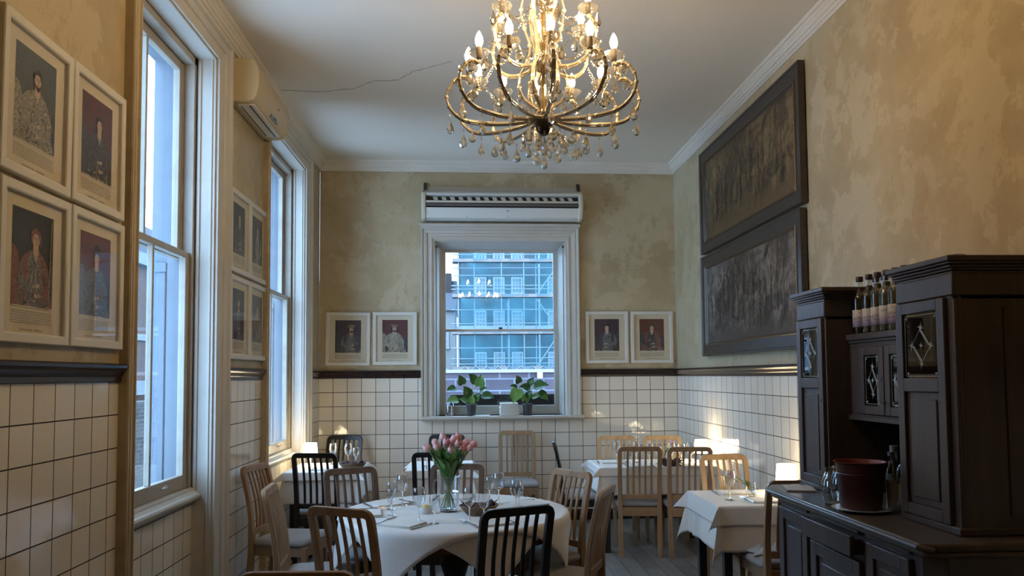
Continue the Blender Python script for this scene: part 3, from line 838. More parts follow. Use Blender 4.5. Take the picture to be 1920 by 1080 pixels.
# ------------------------------------------------------------------ dining chairs (slatted back, padded seat)
def cy_back(z):
    # side profile of the rear posts: y of their centre line at height z (front of the chair is +y)
    P = [(0, -0.245), (0.2, -0.222), (0.42, -0.205), (0.55, -0.207), (0.7, -0.225), (0.85, -0.258), (0.95, -0.285)]
    for (za, ya), (zb, yb) in zip(P, P[1:]):
        if z <= zb: return ya+(yb-ya)*(z-za)/(zb-za)
    return P[-1][1]
def make_chair(name, wood, fabric, label, wtop=0.385):
    t = thing(name, label, 'chair')
    # back frame: one bent hoop, posts and top rail, with rounded upper corners
    hw = wtop/2-0.019; pts = []
    for z in (0, 0.12, 0.25, 0.38, 0.48, 0.58, 0.68, 0.78, 0.86, 0.90): pts.append((-hw+0.008*(0.9-z), z))
    for k in range(1, 6):
        a = PI-PI/2*k/6; pts.append((-hw+0.032+0.032*math.cos(a), 0.90+0.032*math.sin(a)))
    pts.append((-hw+0.034, 0.932))
    pts += [(0, 0.932)]
    pts += [(-x, z) for x, z in pts[-2::-1]]
    M = MB(); V = []; F = []
    n = len(pts)
    for i, (x, z) in enumerate(pts):
        a = pts[max(i-1, 0)]; b_ = pts[min(i+1, n-1)]
        tx, tz = b_[0]-a[0], b_[1]-a[1]; l = math.hypot(tx, tz); nx, nz = -tz/l, tx/l
        hz = 0.019 if z < 0.92 else 0.021
        td = 0.020 if z < 0.5 else 0.0145
        for (s, d) in ((-1, -1), (1, -1), (1, 1), (-1, 1)):
            xx, zz = x+nx*hz*s, z+nz*hz*s
            V.append((xx, cy_back(max(zz, 0))+td*d, max(zz, 0)))
    for i in range(n-1):
        for k in range(4):
            F.append((i*4+k, i*4+(k+1) % 4, (i+1)*4+(k+1) % 4, (i+1)*4+k))
    F += [(3, 2, 1, 0), ((n-1)*4, (n-1)*4+1, (n-1)*4+2, (n-1)*4+3)]
    M.add(V, F); M.build('back_frame', wood, t, bevel=0.004)
    for k in range(5):
        xs = -hw+0.019+(2*hw-0.038)*(k+1)/6
        M = MB(); V = []; F = []
        zz = [0.50+0.415*j/8 for j in range(9)]
        for z in zz:
            y = cy_back(z)+0.010*math.sin(PI*(z-0.5)/0.42)
            for (s, d) in ((-1, -1), (1, -1), (1, 1), (-1, 1)): V.append((xs+0.0095*s, y+0.006*d, z))
        for i in range(8):
            for q in range(4): F.append((i*4+q, i*4+(q+1) % 4, (i+1)*4+(q+1) % 4, (i+1)*4+q))
        M.add(V, F); M.build('slat', wood, t, bevel=0.002, seg=1)
    M = MB(); y = cy_back(0.5); M.box(-hw+0.018, hw-0.018, y-0.011, y+0.011, 0.488, 0.530); M.build('lower_back_rail', wood, t, bevel=0.003)
    # seat frame
    M = MB()
    M.box(-hw+0.018, hw-0.018, -0.222, -0.192, 0.345, 0.420)
    M.box(-0.205, 0.205, 0.178, 0.202, 0.355, 0.425)
    for s in (-1, 1):
        V = [(s*(hw-0.002), -0.20, 0.352), (s*0.196, 0.19, 0.352), (s*0.196, 0.19, 0.425), (s*(hw-0.002), -0.20, 0.425),
             (s*(hw-0.024), -0.20, 0.352), (s*0.174, 0.19, 0.352), (s*0.174, 0.19, 0.425), (s*(hw-0.024), -0.20, 0.425)]
        M.add(V, [(0,1,2,3), (4,7,6,5), (0,4,5,1), (1,5,6,2), (2,6,7,3), (3,7,4,0)])
    M.build('seat_frame', wood, t, bevel=0.003)
    # cushion
    M = MB(); pr = []
    for (zz, ins) in ((0.422, 0.010), (0.432, 0.0), (0.452, 0.0), (0.466, 0.012), (0.474, 0.035), (0.478, 0.09)):
        ring = []
        for (x, y) in ((-0.200, -0.190), (-0.218, 0.205), (0.218, 0.205), (0.200, -0.190)):
            ring.append((x, y))
        pr.append((zz, ins, ring))
    V = []; F = []; K = 24
    for (zz, ins, ring) in pr:
        for k in range(K):
            a = 2*PI*k/K
            c_, s_ = math.cos(a), math.sin(a)
            e = 0.18
            ux = math.copysign(abs(c_)**e, c_); uy = math.copysign(abs(s_)**e, s_)
            y = 0.0075+uy*(0.1975-ins); wx = (0.200+0.018*(uy+1)/2)-ins
            V.append((ux*wx, y, zz))
    for j in range(len(pr)-1):
        for k in range(K): F.append((j*K+k, j*K+(k+1) % K, (j+1)*K+(k+1) % K, (j+1)*K+k))
    F.append(tuple((len(pr)-1)*K+k for k in range(K))); F.append(tuple(range(K))[::-1])
    M.add(V, F); M.build('seat', fabric, t, smooth=60)
    for s in (-1, 1):
        M = MB(); V = []
        for (z, r) in ((0, 0.013), (0.42, 0.019)):
            for (a, b_) in ((-1,-1),(1,-1),(1,1),(-1,1)): V.append((s*0.187+a*r, 0.186+b_*r, z))
        M.add(V, [(0,1,5,4),(1,2,6,5),(2,3,7,6),(3,0,4,7),(0,3,2,1),(4,5,6,7)])
        M.build('leg', wood, t, bevel=0.003)
    return t
CH = {'oak': make_chair('dining_chair', OAK, FABRIC, 'x'), 'pale': make_chair('dining_chair', OAKLIGHT, FABRIC, 'x'),
      'brown': make_chair('dining_chair', BROWN, FABRIC, 'x'), 'black': make_chair('dining_chair', BLACKW, FABRIC, 'x')}
_used = set()
def chair(kind, tx, ty, deg, label, group=None, scale=1.0):
    # tx, ty: where the middle of the top rail hangs; deg: heading (0 = facing the back wall)
    a = R(deg); dx, dy = -math.sin(a)*(-0.285), math.cos(a)*(-0.285)
    loc = (tx-dx*scale, ty-dy*scale, 0)
    if kind not in _used:
        _used.add(kind); r = CH[kind]; r.location = loc; r.rotation_euler = (0, 0, a); r['label'] = label
        if group: r['group'] = group
        r.scale = (scale,)*3
        return r
    return dup(CH[kind], loc, a, label, group, scale)
GR = 'dining chairs around the tables'
chair('oak', -1.545, 5.74, -103, 'oak slatted chair standing nearest the left wall, its grey seat turned to the room', GR)
chair('oak', -1.155, 4.60, -86, 'oak slatted chair seen edge-on at the left of the round table', GR)
chair('oak', -0.625, 3.80, -29, 'oak slatted chair at the front left of the round table, back to the viewer', GR)
chair('brown', -0.825, 5.45, -150, 'brown stained chair at the far left of the round table', GR)
chair('brown', -0.093, 5.62, 173, 'brown stained chair behind the tulips on the far side of the round table', GR)
chair('black', 0.226, 3.73, 22, 'dark slatted chair at the front right of the round table, back to the viewer', GR, 1.0)
chair('oak', 0.665, 5.14, 123.5, 'oak chair on the right of the round table, slats facing the camera side', GR)
chair('oak', 0.750, 4.31, 68, 'oak chair seen nearly edge-on right of the round table, nearer the viewer', GR)
chair('oak', -0.555, 2.57, -3, 'oak chair at the bottom edge of the view, only its top rail showing', GR)
chair('black', -1.28, 6.54, -8, 'black slatted chair in front of the lamp-lit left corner table', GR)
chair('black', -1.33, 8.46, 171, 'black slatted chair behind the left corner table against the back wall tiles', GR)
chair('black', -0.29, 6.47, -3, 'black slatted chair behind the tulips, in front of the small middle table', GR)
chair('black', -0.25, 8.44, 173, 'black slatted chair against the back wall behind the small middle table', GR)
chair('oak', 0.50, 8.50, 177, 'oak chair standing alone under the back window sill', GR, 1.028)
chair('black', 0.79, 7.50, -96, 'black chair seen edge-on at the left end of the long right table', GR)
chair('pale', 1.49, 8.02, 171, 'pale oak chair behind the long right table, left of its pair', GR)
chair('pale', 1.95, 7.95, 171, 'pale oak chair behind the long right table, nearer the corner lamp', GR)
chair('oak', 1.462, 6.755, -6, 'oak chair in front of the long right table, left of its pair', GR)
chair('oak', 1.875, 6.665, -7, 'oak chair in front of the long right table, right of its pair', GR)
chair('pale', 1.95, 6.02, 184, 'pale oak chair on the far side of the square front right table', GR)
chair('oak', 1.905, 4.50, 0, 'oak chair half hidden by the dark dresser, a crumpled cloth on its seat', GR)

# crumpled cloth on the seat of the chair by the dresser
M = MB(); V = []; F = []; NN = 22; rc = random.Random(11)
for j in range(NN):
    for i in range(NN):
        u, v = i/(NN-1)*2-1, j/(NN-1)*2-1
        h = 0.030*max(0, 1-u*u)*max(0, 1-v*v)*(1.2+math.sin(7*u+3*v)*0.7+math.sin(9*v-4*u)*0.6+rc.uniform(-.3, .3))
        V.append((0.12*u*(1+0.12*math.sin(5*v)), 0.10*v*(1+0.15*math.sin(4*u)), 0.002+max(0, h)))
for j in range(NN-1):
    for i in range(NN-1): F.append((j*NN+i, j*NN+i+1, (j+1)*NN+i+1, (j+1)*NN+i))
M.add(V, F)
tag(M.build('crumpled_cloth', mat('patterned_grey_cloth', (0.42, 0.42, 0.43), 0.85), loc=(1.83, 4.80, 0.478), solid=0.004), 'crumpled grey and white cloth lying on the oak chair by the dresser', 'cloth')

# ------------------------------------------------------------------ tables and cloths
def round_cloth(name, cx, cy, z, r, h, rot, drop_off, label, seed):
    M = MB(); V = []; F = []; NN = 64; g = random.Random(seed)
    for j in range(NN+1):
        for i in range(NN+1):
            u, v = (i/NN*2-1)*h, (j/NN*2-1)*h
            rho = math.hypot(u, v); th = math.atan2(v, u)+rot
            if rho <= r: rr, zz = rho, 0
            else:
                e = rho-r
                bend = min(e, 0.025)
                rr = r+bend*0.6+max(0, e-0.025)*(0.09+0.05*math.sin(6*th+1))+0.010*math.sin(th*11+1)*min(1, e/0.15)
                zz = -max(0, e-0.008)*0.985
            V.append((rr*math.cos(th), rr*math.sin(th), zz+drop_off))
    for j in range(NN):
        for i in range(NN):
            F.append((j*(NN+1)+i, j*(NN+1)+i+1, (j+1)*(NN+1)+i+1, (j+1)*(NN+1)+i))
    M.add(V, F)
    return tag(M.build(name, CLOTH, loc=(cx, cy, z), smooth=80, solid=0.002), label, 'tablecloth', 'white tablecloths')
def rect_cloth(name, cx, cy, z, a, b_, d, rz, label, flare, wav, seed, stiff=1.0):
    # cloth over a rectangular top (half sizes a, b_) hanging down by d on every side
    M = MB(); V = []; F = []
    nx, ny = 84, 72
    for j in range(ny+1):
        for i in range(nx+1):
            u, v = (i/nx*2-1)*(a+d), (j/ny*2-1)*(b_+d)
            du, dv = max(0, abs(u)-a), max(0, abs(v)-b_)
            su, sv = math.copysign(1, u), math.copysign(1, v)
            x_ = (du**5+dv**5)**0.2; m_ = du*dv/x_ if x_ > 0 else 0
            x, y = max(-a, min(a, u)), max(-b_, min(b_, v))
            zz = 0
            if x_ > 1e-9:
                out = 0.006+0.05*x_
                rip = wav*min(1, x_/0.2)*max(0, min(1, ((b_-abs(y))/0.08 if du > dv else (a-abs(x))/0.08)))*math.sin((y if du > dv else x)*26+seed+3*math.sin((x+y)*7))
                ph = math.atan2(dv, du)
                x += su*(out+rip*(m_ == 0))*math.cos(ph) if m_ > 0 or du > 0 else 0
                y += sv*(out+rip*(m_ == 0))*math.sin(ph) if m_ > 0 or dv > 0 else 0
                x += su*m_*flare; y += sv*m_*flare
                zz = -(x_*(1-0.0*m_)+m_*0.15)*stiff
                if m_ > 0 and stiff < 1: zz = -(x_)*stiff
                zz = min(zz+0.004, 0)
            V.append((x, y, zz))
    for j in range(ny):
        for i in range(nx):
            F.append((j*(nx+1)+i, j*(nx+1)+i+1, (j+1)*(nx+1)+i+1, (j+1)*(nx+1)+i))
    M.add(V, F)
    return tag(M.build(name, CLOTH, loc=(cx, cy, z), rot=(0, 0, rz), smooth=80, solid=0.002), label, 'tablecloth', 'white tablecloths')
def rect_table(cx, cy, a, b_, label, legm=BLACKW, rz=0):
    t = thing('dining_table', label, 'table', (cx, cy, 0), rz, 'dining tables')
    M = MB(); M.box(-a, a, -b_, b_, 0.715, 0.744); M.build('tabletop', MAHOG, t, bevel=0.004)
    M = MB(); M.box(-a+0.05, a-0.05, -b_+0.05, -b_+0.07, 0.64, 0.715); M.box(-a+0.05, a-0.05, b_-0.07, b_-0.05, 0.64, 0.715)
    M.box(-a+0.05, -a+0.07, -b_+0.07, b_-0.07, 0.64, 0.715); M.box(a-0.07, a-0.05, -b_+0.07, b_-0.07, 0.64, 0.715); M.build('apron', legm, t, bevel=0.003)
    for sx in (-1, 1):
        for sy in (-1, 1):
            M = MB(); x, y = sx*(a-0.055), sy*(b_-0.055); M.box(x-0.026, x+0.026, y-0.026, y+0.026, 0, 0.715); M.build('leg', legm, t, bevel=0.003)
    return t
# round table
RT = (-0.10, 4.86)
t = thing('round_table', 'large round table with red-brown top under two white cloths, tulips on it', 'table', (RT[0], RT[1], 0), 0, None)
M = MB(); M.lathe([(0.0001, 0.710), (0.655, 0.710), (0.672, 0.718), (0.675, 0.730), (0.668, 0.743), (0.0001, 0.744)], 64); M.build('tabletop', MAHOG, t, smooth=30)
M = MB(); M.lathe([(0.640, 0.628), (0.655, 0.628), (0.655, 0.712), (0.640, 0.712), (0.640, 0.628)], 64); M.build('apron', MAHOG, t)
M = MB(); M.lathe([(0.0001, 0.08), (0.10, 0.08), (0.085, 0.14), (0.05, 0.22), (0.06, 0.34), (0.09, 0.44), (0.06, 0.55), (0.12, 0.64), (0.14, 0.71), (0.0001, 0.71)], 28); M.build('pedestal', BLACKW, t)
for k in range(4):
    M = MB(); Mx = Matrix.Rotation(PI/4+k*PI/2, 4, 'Z')
    M.tube([(0.05, 0, 0.16), (0.2, 0, 0.13), (0.34, 0, 0.07), (0.44, 0, 0.02)], [0.045, 0.035, 0.028, 0.02], 10, M=Mx); M.build('foot', BLACKW, t)
round_cloth('tablecloth', RT[0], RT[1], 0.747, 0.677, 0.705, R(-26), 0.0, 'white undercloth on the round table, its corners hanging between those of the top cloth', 1)
round_cloth('tablecloth', RT[0], RT[1], 0.751, 0.688, 0.709, R(19), 0.0, 'white top cloth on the round table under the tulip jug', 4)

def laid(cx, cy, a, b_, where, under=0.27, over=0.14, flo=0.75, st=0.55, rz=0):
    rect_table(cx, cy, a, b_, 'dark legged dining table '+where, rz=rz)
    rect_cloth('tablecloth', cx, cy, 0.747, a+0.004, b_+0.004, under, rz, 'longer white undercloth on the table '+where, 0.28, 0.008, cx*3)
    rect_cloth('tablecloth', cx, cy, 0.751, a+0.012, b_+0.012, over, rz, 'short white top cloth on the table '+where, flo, 0.0, cx*5, st)
laid(1.665, 7.27, 0.51, 0.325, 'in the far right corner', 0.24)
laid(1.865, 5.18, 0.315, 0.325, 'beside the dark dresser', 0.28, 0.165, 0.62, 0.75)
laid(-1.30, 7.30, 0.30, 0.36, 'in the far left corner')
laid(-0.275, 7.33, 0.275, 0.36, 'behind the tulips in the middle')

# ------------------------------------------------------------------ tableware
def make_wine_glass():
    t = thing('wine_glass', 'x', 'glass')
    M = MB(); M.lathe([(0.0001, 0.086), (0.013, 0.089), (0.026, 0.100), (0.035, 0.120), (0.038, 0.142), (0.0368, 0.166), (0.0325, 0.192)], 28)
    M.build('bowl', WINEG, t, smooth=60)
    M = MB(); M.lathe([(0.0326, 0.1903), (0.0333, 0.1928), (0.0321, 0.1928)], 28); M.build('rim', RIMG, t, smooth=60)
    M = MB(); M.lathe([(0.009, 0.086), (0.0045, 0.080), (0.0036, 0.05), (0.0042, 0.012), (0.009, 0.006), (0.030, 0.003), (0.034, 0.001), (0.0001, 0.0005)], 24); M.build('stem', WINES, t, smooth=60)
    return t
RIMG = glass_mat('glass_rim', (0.9, 0.93, 0.95), 6.0, 0.05)
WINES = mat('solid_clear_glass', (1, 1, 1), 0.0, trans=1.0, ior=1.45)
G0 = make_wine_glass(); _g = []
def glass(x, y, z, label, s=1.0, grp='wine glasses on the round table'):
    sc_ = (s, s, s)
    if not _g:
        _g.append(1); G0.location = (x, y, z); G0['label'] = label; G0['group'] = grp; G0.scale = sc_; return G0
    return dup(G0, (x, y, z), rnd.uniform(0, 6), label, grp, sc_)
ZR = 0.753
for (x, y, s, lab) in ((-0.435, 5.08, 1.0, 'large wine glass at the back left of the round table'),
        (-0.49, 4.93, 0.87, 'wine glass half hidden behind a smaller one at the left of the round table'),
        (-0.468, 4.72, 0.80, 'small wine glass, frontmost of the three at the left of the round table'),
        (-0.292, 4.50, 0.98, 'large wine glass in front of the yellow-filled ramekin'),
        (-0.202, 4.44, 0.82, 'small wine glass in front of the tulip jug, beside a larger one'),
        (-0.008, 4.47, 0.99, 'large wine glass in front of the bread basket on the round table'),
        (0.073, 4.46, 0.83, 'small wine glass in front of the bread basket, beside the dark chair back'),
        (0.178, 5.07, 1.02, 'large wine glass behind the bread basket on the round table'),
        (0.122, 5.17, 0.84, 'small wine glass behind the bread basket, beside a larger one'),
        (0.274, 4.80, 0.98, 'large wine glass at the right edge of the round table'),
        (0.295, 4.87, 0.82, 'small wine glass overlapping a larger one at the right of the round table')):
    glass(x, y, ZR, lab, s)
for (x, y, s, lab) in ((-1.15, 7.50, 1.0, 'large wine glass nearest the basket on the far left corner table'), (-1.07, 7.45, 0.83, 'small wine glass above the basket on the far left corner table'),
        (-1.30, 7.55, 1.0, 'wine glass between the lamp and the others on the far left corner table')):
    glass(x, y, ZR, lab, s, 'wine glasses on the left corner table')
for (x, y, s, lab) in ((1.36, 7.30, 1.0, 'leftmost wine glass on the far right corner table'), (1.455, 7.12, 0.83, 'small wine glass behind the left chair back on the far right corner table'),
        (1.55, 7.33, 1.0, 'large wine glass left of the single tulip on the far right corner table'), (1.63, 7.14, 0.98, 'wine glass behind the left chair back, close to the tulip'),
        (1.73, 7.20, 0.80, 'small wine glass just left of the dark basket'), (1.88, 7.30, 0.9, 'wine glass just right of the single tulip'),
        (1.95, 7.22, 0.9, 'wine glass behind the right chair back, second from the lamp'), (2.01, 7.12, 1.0, 'wine glass nearest the lamp on the far right corner table')):
    glass(x, y, ZR, lab, s, 'wine glasses on the right corner table')
glass(1.685, 5.08, ZR, 'single wine glass on the square table beside the dresser', 0.98, 'wine glasses on the front right table')
glass(-0.40, 7.25, ZR, 'wine glass on the small middle table behind the tulips', 0.98, 'wine glasses on the middle table')

def fork(x, y, z, deg, label, grp='cutlery'):
    M = MB()
    M.tube([(0, -0.095, 0.003), (0, -0.05, 0.004), (0, 0.0, 0.006), (0, 0.03, 0.007)], [0.006, 0.005, 0.003, 0.004], 8)
    M.box(-0.012, 0.012, 0.028, 0.048, 0.005, 0.008)
    for k in range(4):
        xx = -0.0102+k*0.0068; M.tube([(xx, 0.046, 0.0065), (xx, 0.07, 0.005), (xx, 0.096, 0.009)], [0.0019, 0.0018, 0.001], 6)
    M.v = [(p[0]*1.3, p[1]*1.08, p[2]*1.15) for p in M.v]
    return tag(M.build('fork', STEEL, loc=(x, y, z), rot=(0, 0, R(deg)), bevel=0), label, 'fork', grp)
def knife(x, y, z, deg, label, grp='cutlery'):
    M = MB(); M.extrude([(-0.004, -0.11), (0.006, -0.11), (0.006, 0.0), (0.010, 0.02), (0.009, 0.09), (0.0, 0.118), (-0.003, 0.02), (-0.004, 0.0)], 'z', 0.0, 0.0025)
    M.tube([(0.001, -0.11, 0.004), (0.001, -0.05, 0.005), (0.001, 0.0, 0.004)], [0.006, 0.006, 0.004], 8)
    return tag(M.build('knife', STEEL, loc=(x, y, z), rot=(0, 0, R(deg))), label, 'knife', grp)
def napkin(x, y, z, deg, w_, h, label, grp='folded napkins', th=0.012):
    M = MB(); V = []; F = []
    for k in range(3):
        zz = k*th/3
        o = 0.003*k
        M.add([(-w_/2+o, -h/2+0.002*k, zz), (w_/2-o*0.3, -h/2, zz), (w_/2, h/2-o, zz), (-w_/2, h/2, zz),
               (-w_/2+o, -h/2+0.002*k, zz+th/3-0.0008), (w_/2-o*0.3, -h/2, zz+th/3-0.0008), (w_/2, h/2-o, zz+th/3+0.001), (-w_/2, h/2, zz+th/3)],
              [(0,3,2,1),(4,5,6,7),(0,1,5,4),(1,2,6,5),(2,3,7,6),(3,0,4,7)])
    return tag(M.build('napkin', NAPK, loc=(x, y, z), rot=(0, 0, R(deg)), bevel=0.002), label, 'napkin', grp)
def setting(x, y, deg, where, zt=ZR):
    a = R(deg)
    def P(u, v): return (x+u*math.cos(a)-v*math.sin(a), y+u*math.sin(a)+v*math.cos(a))
    napkin(x, y, zt, deg, 0.23, 0.17, 'folded white napkin '+where)
    p = P(-0.115, 0.02); fork(p[0], p[1], zt+0.006, deg+4, 'steel fork lying beside the napkin '+where)
    p = P(0.135, 0.0); knife(p[0], p[1], zt, deg-3, 'steel knife beside the napkin '+where)
setting(-0.385, 4.42, -29, 'at the front left of the round table')
setting(0.10, 4.40, 22, 'at the front right of the round table')
setting(-0.52, 5.12, -150, 'at the far left of the round table')
setting(-0.10, 5.33, 175, 'at the back of the round table')
setting(0.37, 5.02, 115, 'at the right of the round table')
setting(-0.62, 4.78, -80, 'at the left edge of the round table')
setting(1.33, 7.33, 180, 'at the back left of the far right corner table'); setting(1.50, 7.02, -3, 'at the front left of the far right corner table')
setting(1.98, 6.98, -3, 'at the front right of the far right corner table')
setting(-1.28, 7.10, -5, 'at the front of the far left corner table'); setting(-0.28, 7.08, 0, 'at the front of the small middle table')
setting(1.90, 5.00, 0, 'at the front of the square table beside the dresser'); setting(1.82, 5.36, 180, 'at the back of the square table beside the dresser')

def wicker_mat(name, c1, c2):
    m, nt, b = newmat(name)
    tc = N(nt, 'ShaderNodeTexCoord'); ck = N(nt, 'ShaderNodeTexBrick'); ck.inputs['Scale'].default_value = 1
    ck.inputs['Brick Width'].default_value = 0.012; ck.inputs['Row Height'].default_value = 0.005; ck.inputs['Mortar Size'].default_value = 0.0007
    ck.inputs['Color1'].default_value = (*c1, 1); ck.inputs['Color2'].default_value = (*c2, 1); ck.inputs['Mortar'].default_value = (c1[0]*0.3, c1[1]*0.3, c1[2]*0.3, 1)
    sp = N(nt, 'ShaderNodeSeparateXYZ'); L(nt, tc.outputs['Object'], sp.inputs[0])
    ad = N(nt, 'ShaderNodeMath', operation='ADD'); L(nt, sp.outputs['X'], ad.inputs[0]); L(nt, sp.outputs['Y'], ad.inputs[1])
    cb = N(nt, 'ShaderNodeCombineXYZ'); L(nt, ad.outputs[0], cb.inputs['X']); L(nt, sp.outputs['Z'], cb.inputs['Y']); L(nt, cb.outputs[0], ck.inputs['Vector'])
    L(nt, ck.outputs['Color'], b.inputs['Base Color']); b.inputs['Roughness'].default_value = 0.6
    bump(nt, b, ck.outputs['Fac'], 0.6, -0.002)
    return m
WICK = wicker_mat('brown_wicker', (0.20, 0.11, 0.055), (0.28, 0.17, 0.09)); WICKD = wicker_mat('dark_wicker', (0.07, 0.04, 0.025), (0.11, 0.06, 0.035))
def basket(x, y, z, s, wm, label, deg=0):
    t = thing('bread_basket', label, 'basket', (x, y, z), R(deg), 'bread baskets'); t.scale = (s, s, s)
    M = MB(); M.lathe([(0.0001, 0.001), (0.072, 0.001), (0.078, 0.006), (0.118, 0.052), (0.122, 0.056), (0.118, 0.058), (0.112, 0.053), (0.072, 0.010), (0.0001, 0.008)], 32, sy=0.72); M.build('basket', wm, t)
    M = MB(); M.tube([(0.120*math.cos(a), 0.0865*math.sin(a), 0.058+0.0015*math.sin(a*20)) for a in [2*PI*k/60 for k in range(60)]], 0.0042, 6, closed=True); M.build('braided_rim', wm, t)
    g = random.Random(int(x*100)); M = MB(); V = []; F = []; n = 20
    for j in range(n):
        for i in range(n):
            u, v = i/(n-1)*2-1, j/(n-1)*2-1
            q = max(abs(u), abs(v)); rr = math.hypot(u, v) or 1
            sx = u*q/rr*0.104; sy = v*q/rr*0.072
            V.append((sx, sy, 0.045+0.022*math.sin(4*u+1)*math.cos(5*v)+0.012*g.random()+0.018*(abs(u*v))))
    for j in range(n-1):
        for i in range(n-1): F.append((j*n+i, j*n+i+1, (j+1)*n+i+1, (j+1)*n+i))
    M.add(V, F)
    for (a, l) in ((0.3, 0.05), (2.6, 0.045), (5.4, 0.04)):
        M.add([(0.09*math.cos(a-0.3), 0.065*math.sin(a-0.3), 0.05), (0.09*math.cos(a+0.3), 0.065*math.sin(a+0.3), 0.05), (0.128*math.cos(a), 0.09*math.sin(a), 0.055+l*0.7)], [(0, 1, 2)])
    M.build('dark_napkin_lining', DARKNAP, t, smooth=60, solid=0.002)
    return t
basket(0.048, 4.69, ZR, 0.96, WICK, 'oval wicker bread basket with dark napkin on the round table', 6)
basket(-1.045, 7.06, ZR, 0.98, WICK, 'oval wicker bread basket with dark napkin on the far left corner table', 4)
basket(1.79, 7.00, ZR, 0.85, WICKD, 'dark wicker bread basket with napkin on the far right corner table')

t = thing('butter_ramekin', 'small white ramekin holding yellow butter left of the tulip jug', 'bowl', (-0.268, 4.77, ZR))
M = MB(); M.lathe([(0.0001, 0), (0.033, 0), (0.036, 0.004), (0.037, 0.036), (0.0385, 0.040), (0.034, 0.040), (0.032, 0.010), (0.0001, 0.008)], 28); M.build('ramekin', CERAM, t)
M = MB(); M.lathe([(0.0001, 0.052), (0.014, 0.050), (0.026, 0.040), (0.032, 0.030), (0.0001, 0.028)], 20); M.build('butter', mat('yellow_butter', (0.62, 0.45, 0.12), 0.5), t)

# tulips
PINK = wood_mat('pink_petals', (0.80, 0.36, 0.36), (0.86, 0.58, 0.55), 0.6, 3); PINKD = wood_mat('deep_pink_petals', (0.74, 0.22, 0.25), (0.84, 0.45, 0.44), 0.6, 3)
STEM = mat('tulip_stem_green', (0.17, 0.30, 0.08), 0.5); LEAF = wood_mat('tulip_leaf_green', (0.08, 0.19, 0.045), (0.16, 0.31, 0.09), 0.45, 2)
WATER = mat('vase_water', (0.92, 0.96, 0.93), 0.0, trans=1.0, ior=1.33)
def bloom_mb(s=1.0, open_=0.0):
    M = MB()
    for k in range(6):
        a = k*PI/3; inner = 0.88 if k % 2 else 1.0; V = []; F = []
        R_ = (0.004, 0.0135, 0.0195, 0.0215, 0.0205, 0.0175, 0.0125, 0.009); W_ = (0.25, 0.62, 0.74, 0.76, 0.70, 0.56, 0.34, 0.06)
        for j in range(8):
            v = j/7; rad = (R_[j]*inner+open_*v*v*0.014)*s
            for i in range(5):
                u = i/4*2-1; aa = a+u*W_[j]*(1-open_*0.3)
                V.append((rad*math.cos(aa), rad*math.sin(aa), (v*0.050-abs(u)**2*0.003)*s))
        for j in range(7):
            for i in range(4): F.append((j*5+i, j*5+i+1, (j+1)*5+i+1, (j+1)*5+i))
        M.add(V, F)
    return M
def tulip(parent, base, tip, bendv, pink, s=1.0, leafn=2, seed=0, lf=1.0):
    # base/tip in the coordinates of the vase; returns the flower thing
    g = random.Random(seed)
    B, T, Q = Vector(base), Vector(tip), Vector(bendv)
    pts = [(B*(1-t_)**2+(Q)*2*t_*(1-t_)+T*t_*t_) for t_ in [i/12 for i in range(13)]]
    r = thing('tulip', 'x', 'flower', parent)
    M = MB(); M.tube(pts, 0.0032, 7); M.build('stem', STEM, r)
    d = (pts[-1]-pts[-2]).normalized()
    rot = Vector((0, 0, 1)).rotation_difference(d).to_matrix().to_4x4()
    b_ = bloom_mb(s, g.uniform(0, 0.3)); b_.v = [tuple(rot @ Vector(p)+pts[-1]) for p in b_.v]; b_.build('bloom', pink, r, smooth=60)
    for k in range(leafn):
        a = g.uniform(0, 2*PI); ln = g.uniform(0.20, 0.30)*lf; M = MB(); V = []; F = []
        st = pts[4+k]; out = Vector((math.cos(a), math.sin(a), 0)); sd = Vector((-math.sin(a), math.cos(a), 0))
        for j in range(9):
            v = j/8; c_ = st+out*(0.01+0.10*v*v+0.015*math.sin(3*v))*(0.4+0.6*lf)+Vector((0, 0, ln*(v-0.45*v*v)*1.15)); wd = 0.017*(0.5+0.5*lf)*math.sin(PI*(0.08+0.9*v))
            V += [tuple(c_-sd*wd+out*0.004), tuple(c_-out*0.004), tuple(c_+sd*wd+out*0.004)]
        for j in range(8):
            for i in range(2): F.append((j*3+i, j*3+i+1, (j+1)*3+i+1, (j+1)*3+i))
        M.add(V, F); M.build('leaf', LEAF, r, smooth=60)
    return r
VASEG = glass_mat('jug_glass', (0.95, 0.96, 0.96), 1.6)
VX, VY = -0.135, 4.83
t = thing('glass_jug', 'clear glass jug half full of water holding the pink tulips', 'jug', (VX, VY, ZR))
M = MB(); M.lathe([(0.0001, 0.001), (0.050, 0.001), (0.054, 0.006), (0.058, 0.03), (0.071, 0.205), (0.073, 0.210), (0.0705, 0.210), (0.055, 0.03), (0.050, 0.016), (0.0001, 0.014)], 40); M.build('jug', VASEG, t, smooth=50)
M = MB(); M.lathe([(0.0001, 0.001), (0.052, 0.001), (0.053, 0.010), (0.0001, 0.011)], 40); M.build('thick_base', WINES, t)
M = MB(); M.lathe([(0.0705, 0.208), (0.0735, 0.212), (0.0715, 0.2125)], 40); M.build('rim', RIMG, t)
M = MB(); M.tube([(-0.066, 0, 0.19), (-0.088, 0, 0.185), (-0.094, 0, 0.15), (-0.086, 0, 0.11), (-0.062, 0, 0.085)], 0.006, 8); M.build('handle', WINEG, t)
M = MB(); M.lathe([(0.0001, 0.118), (0.0632, 0.118)], 40); M.build('water_surface', glass_mat('water_surface', (0.85, 0.93, 0.88), 2.5), t)
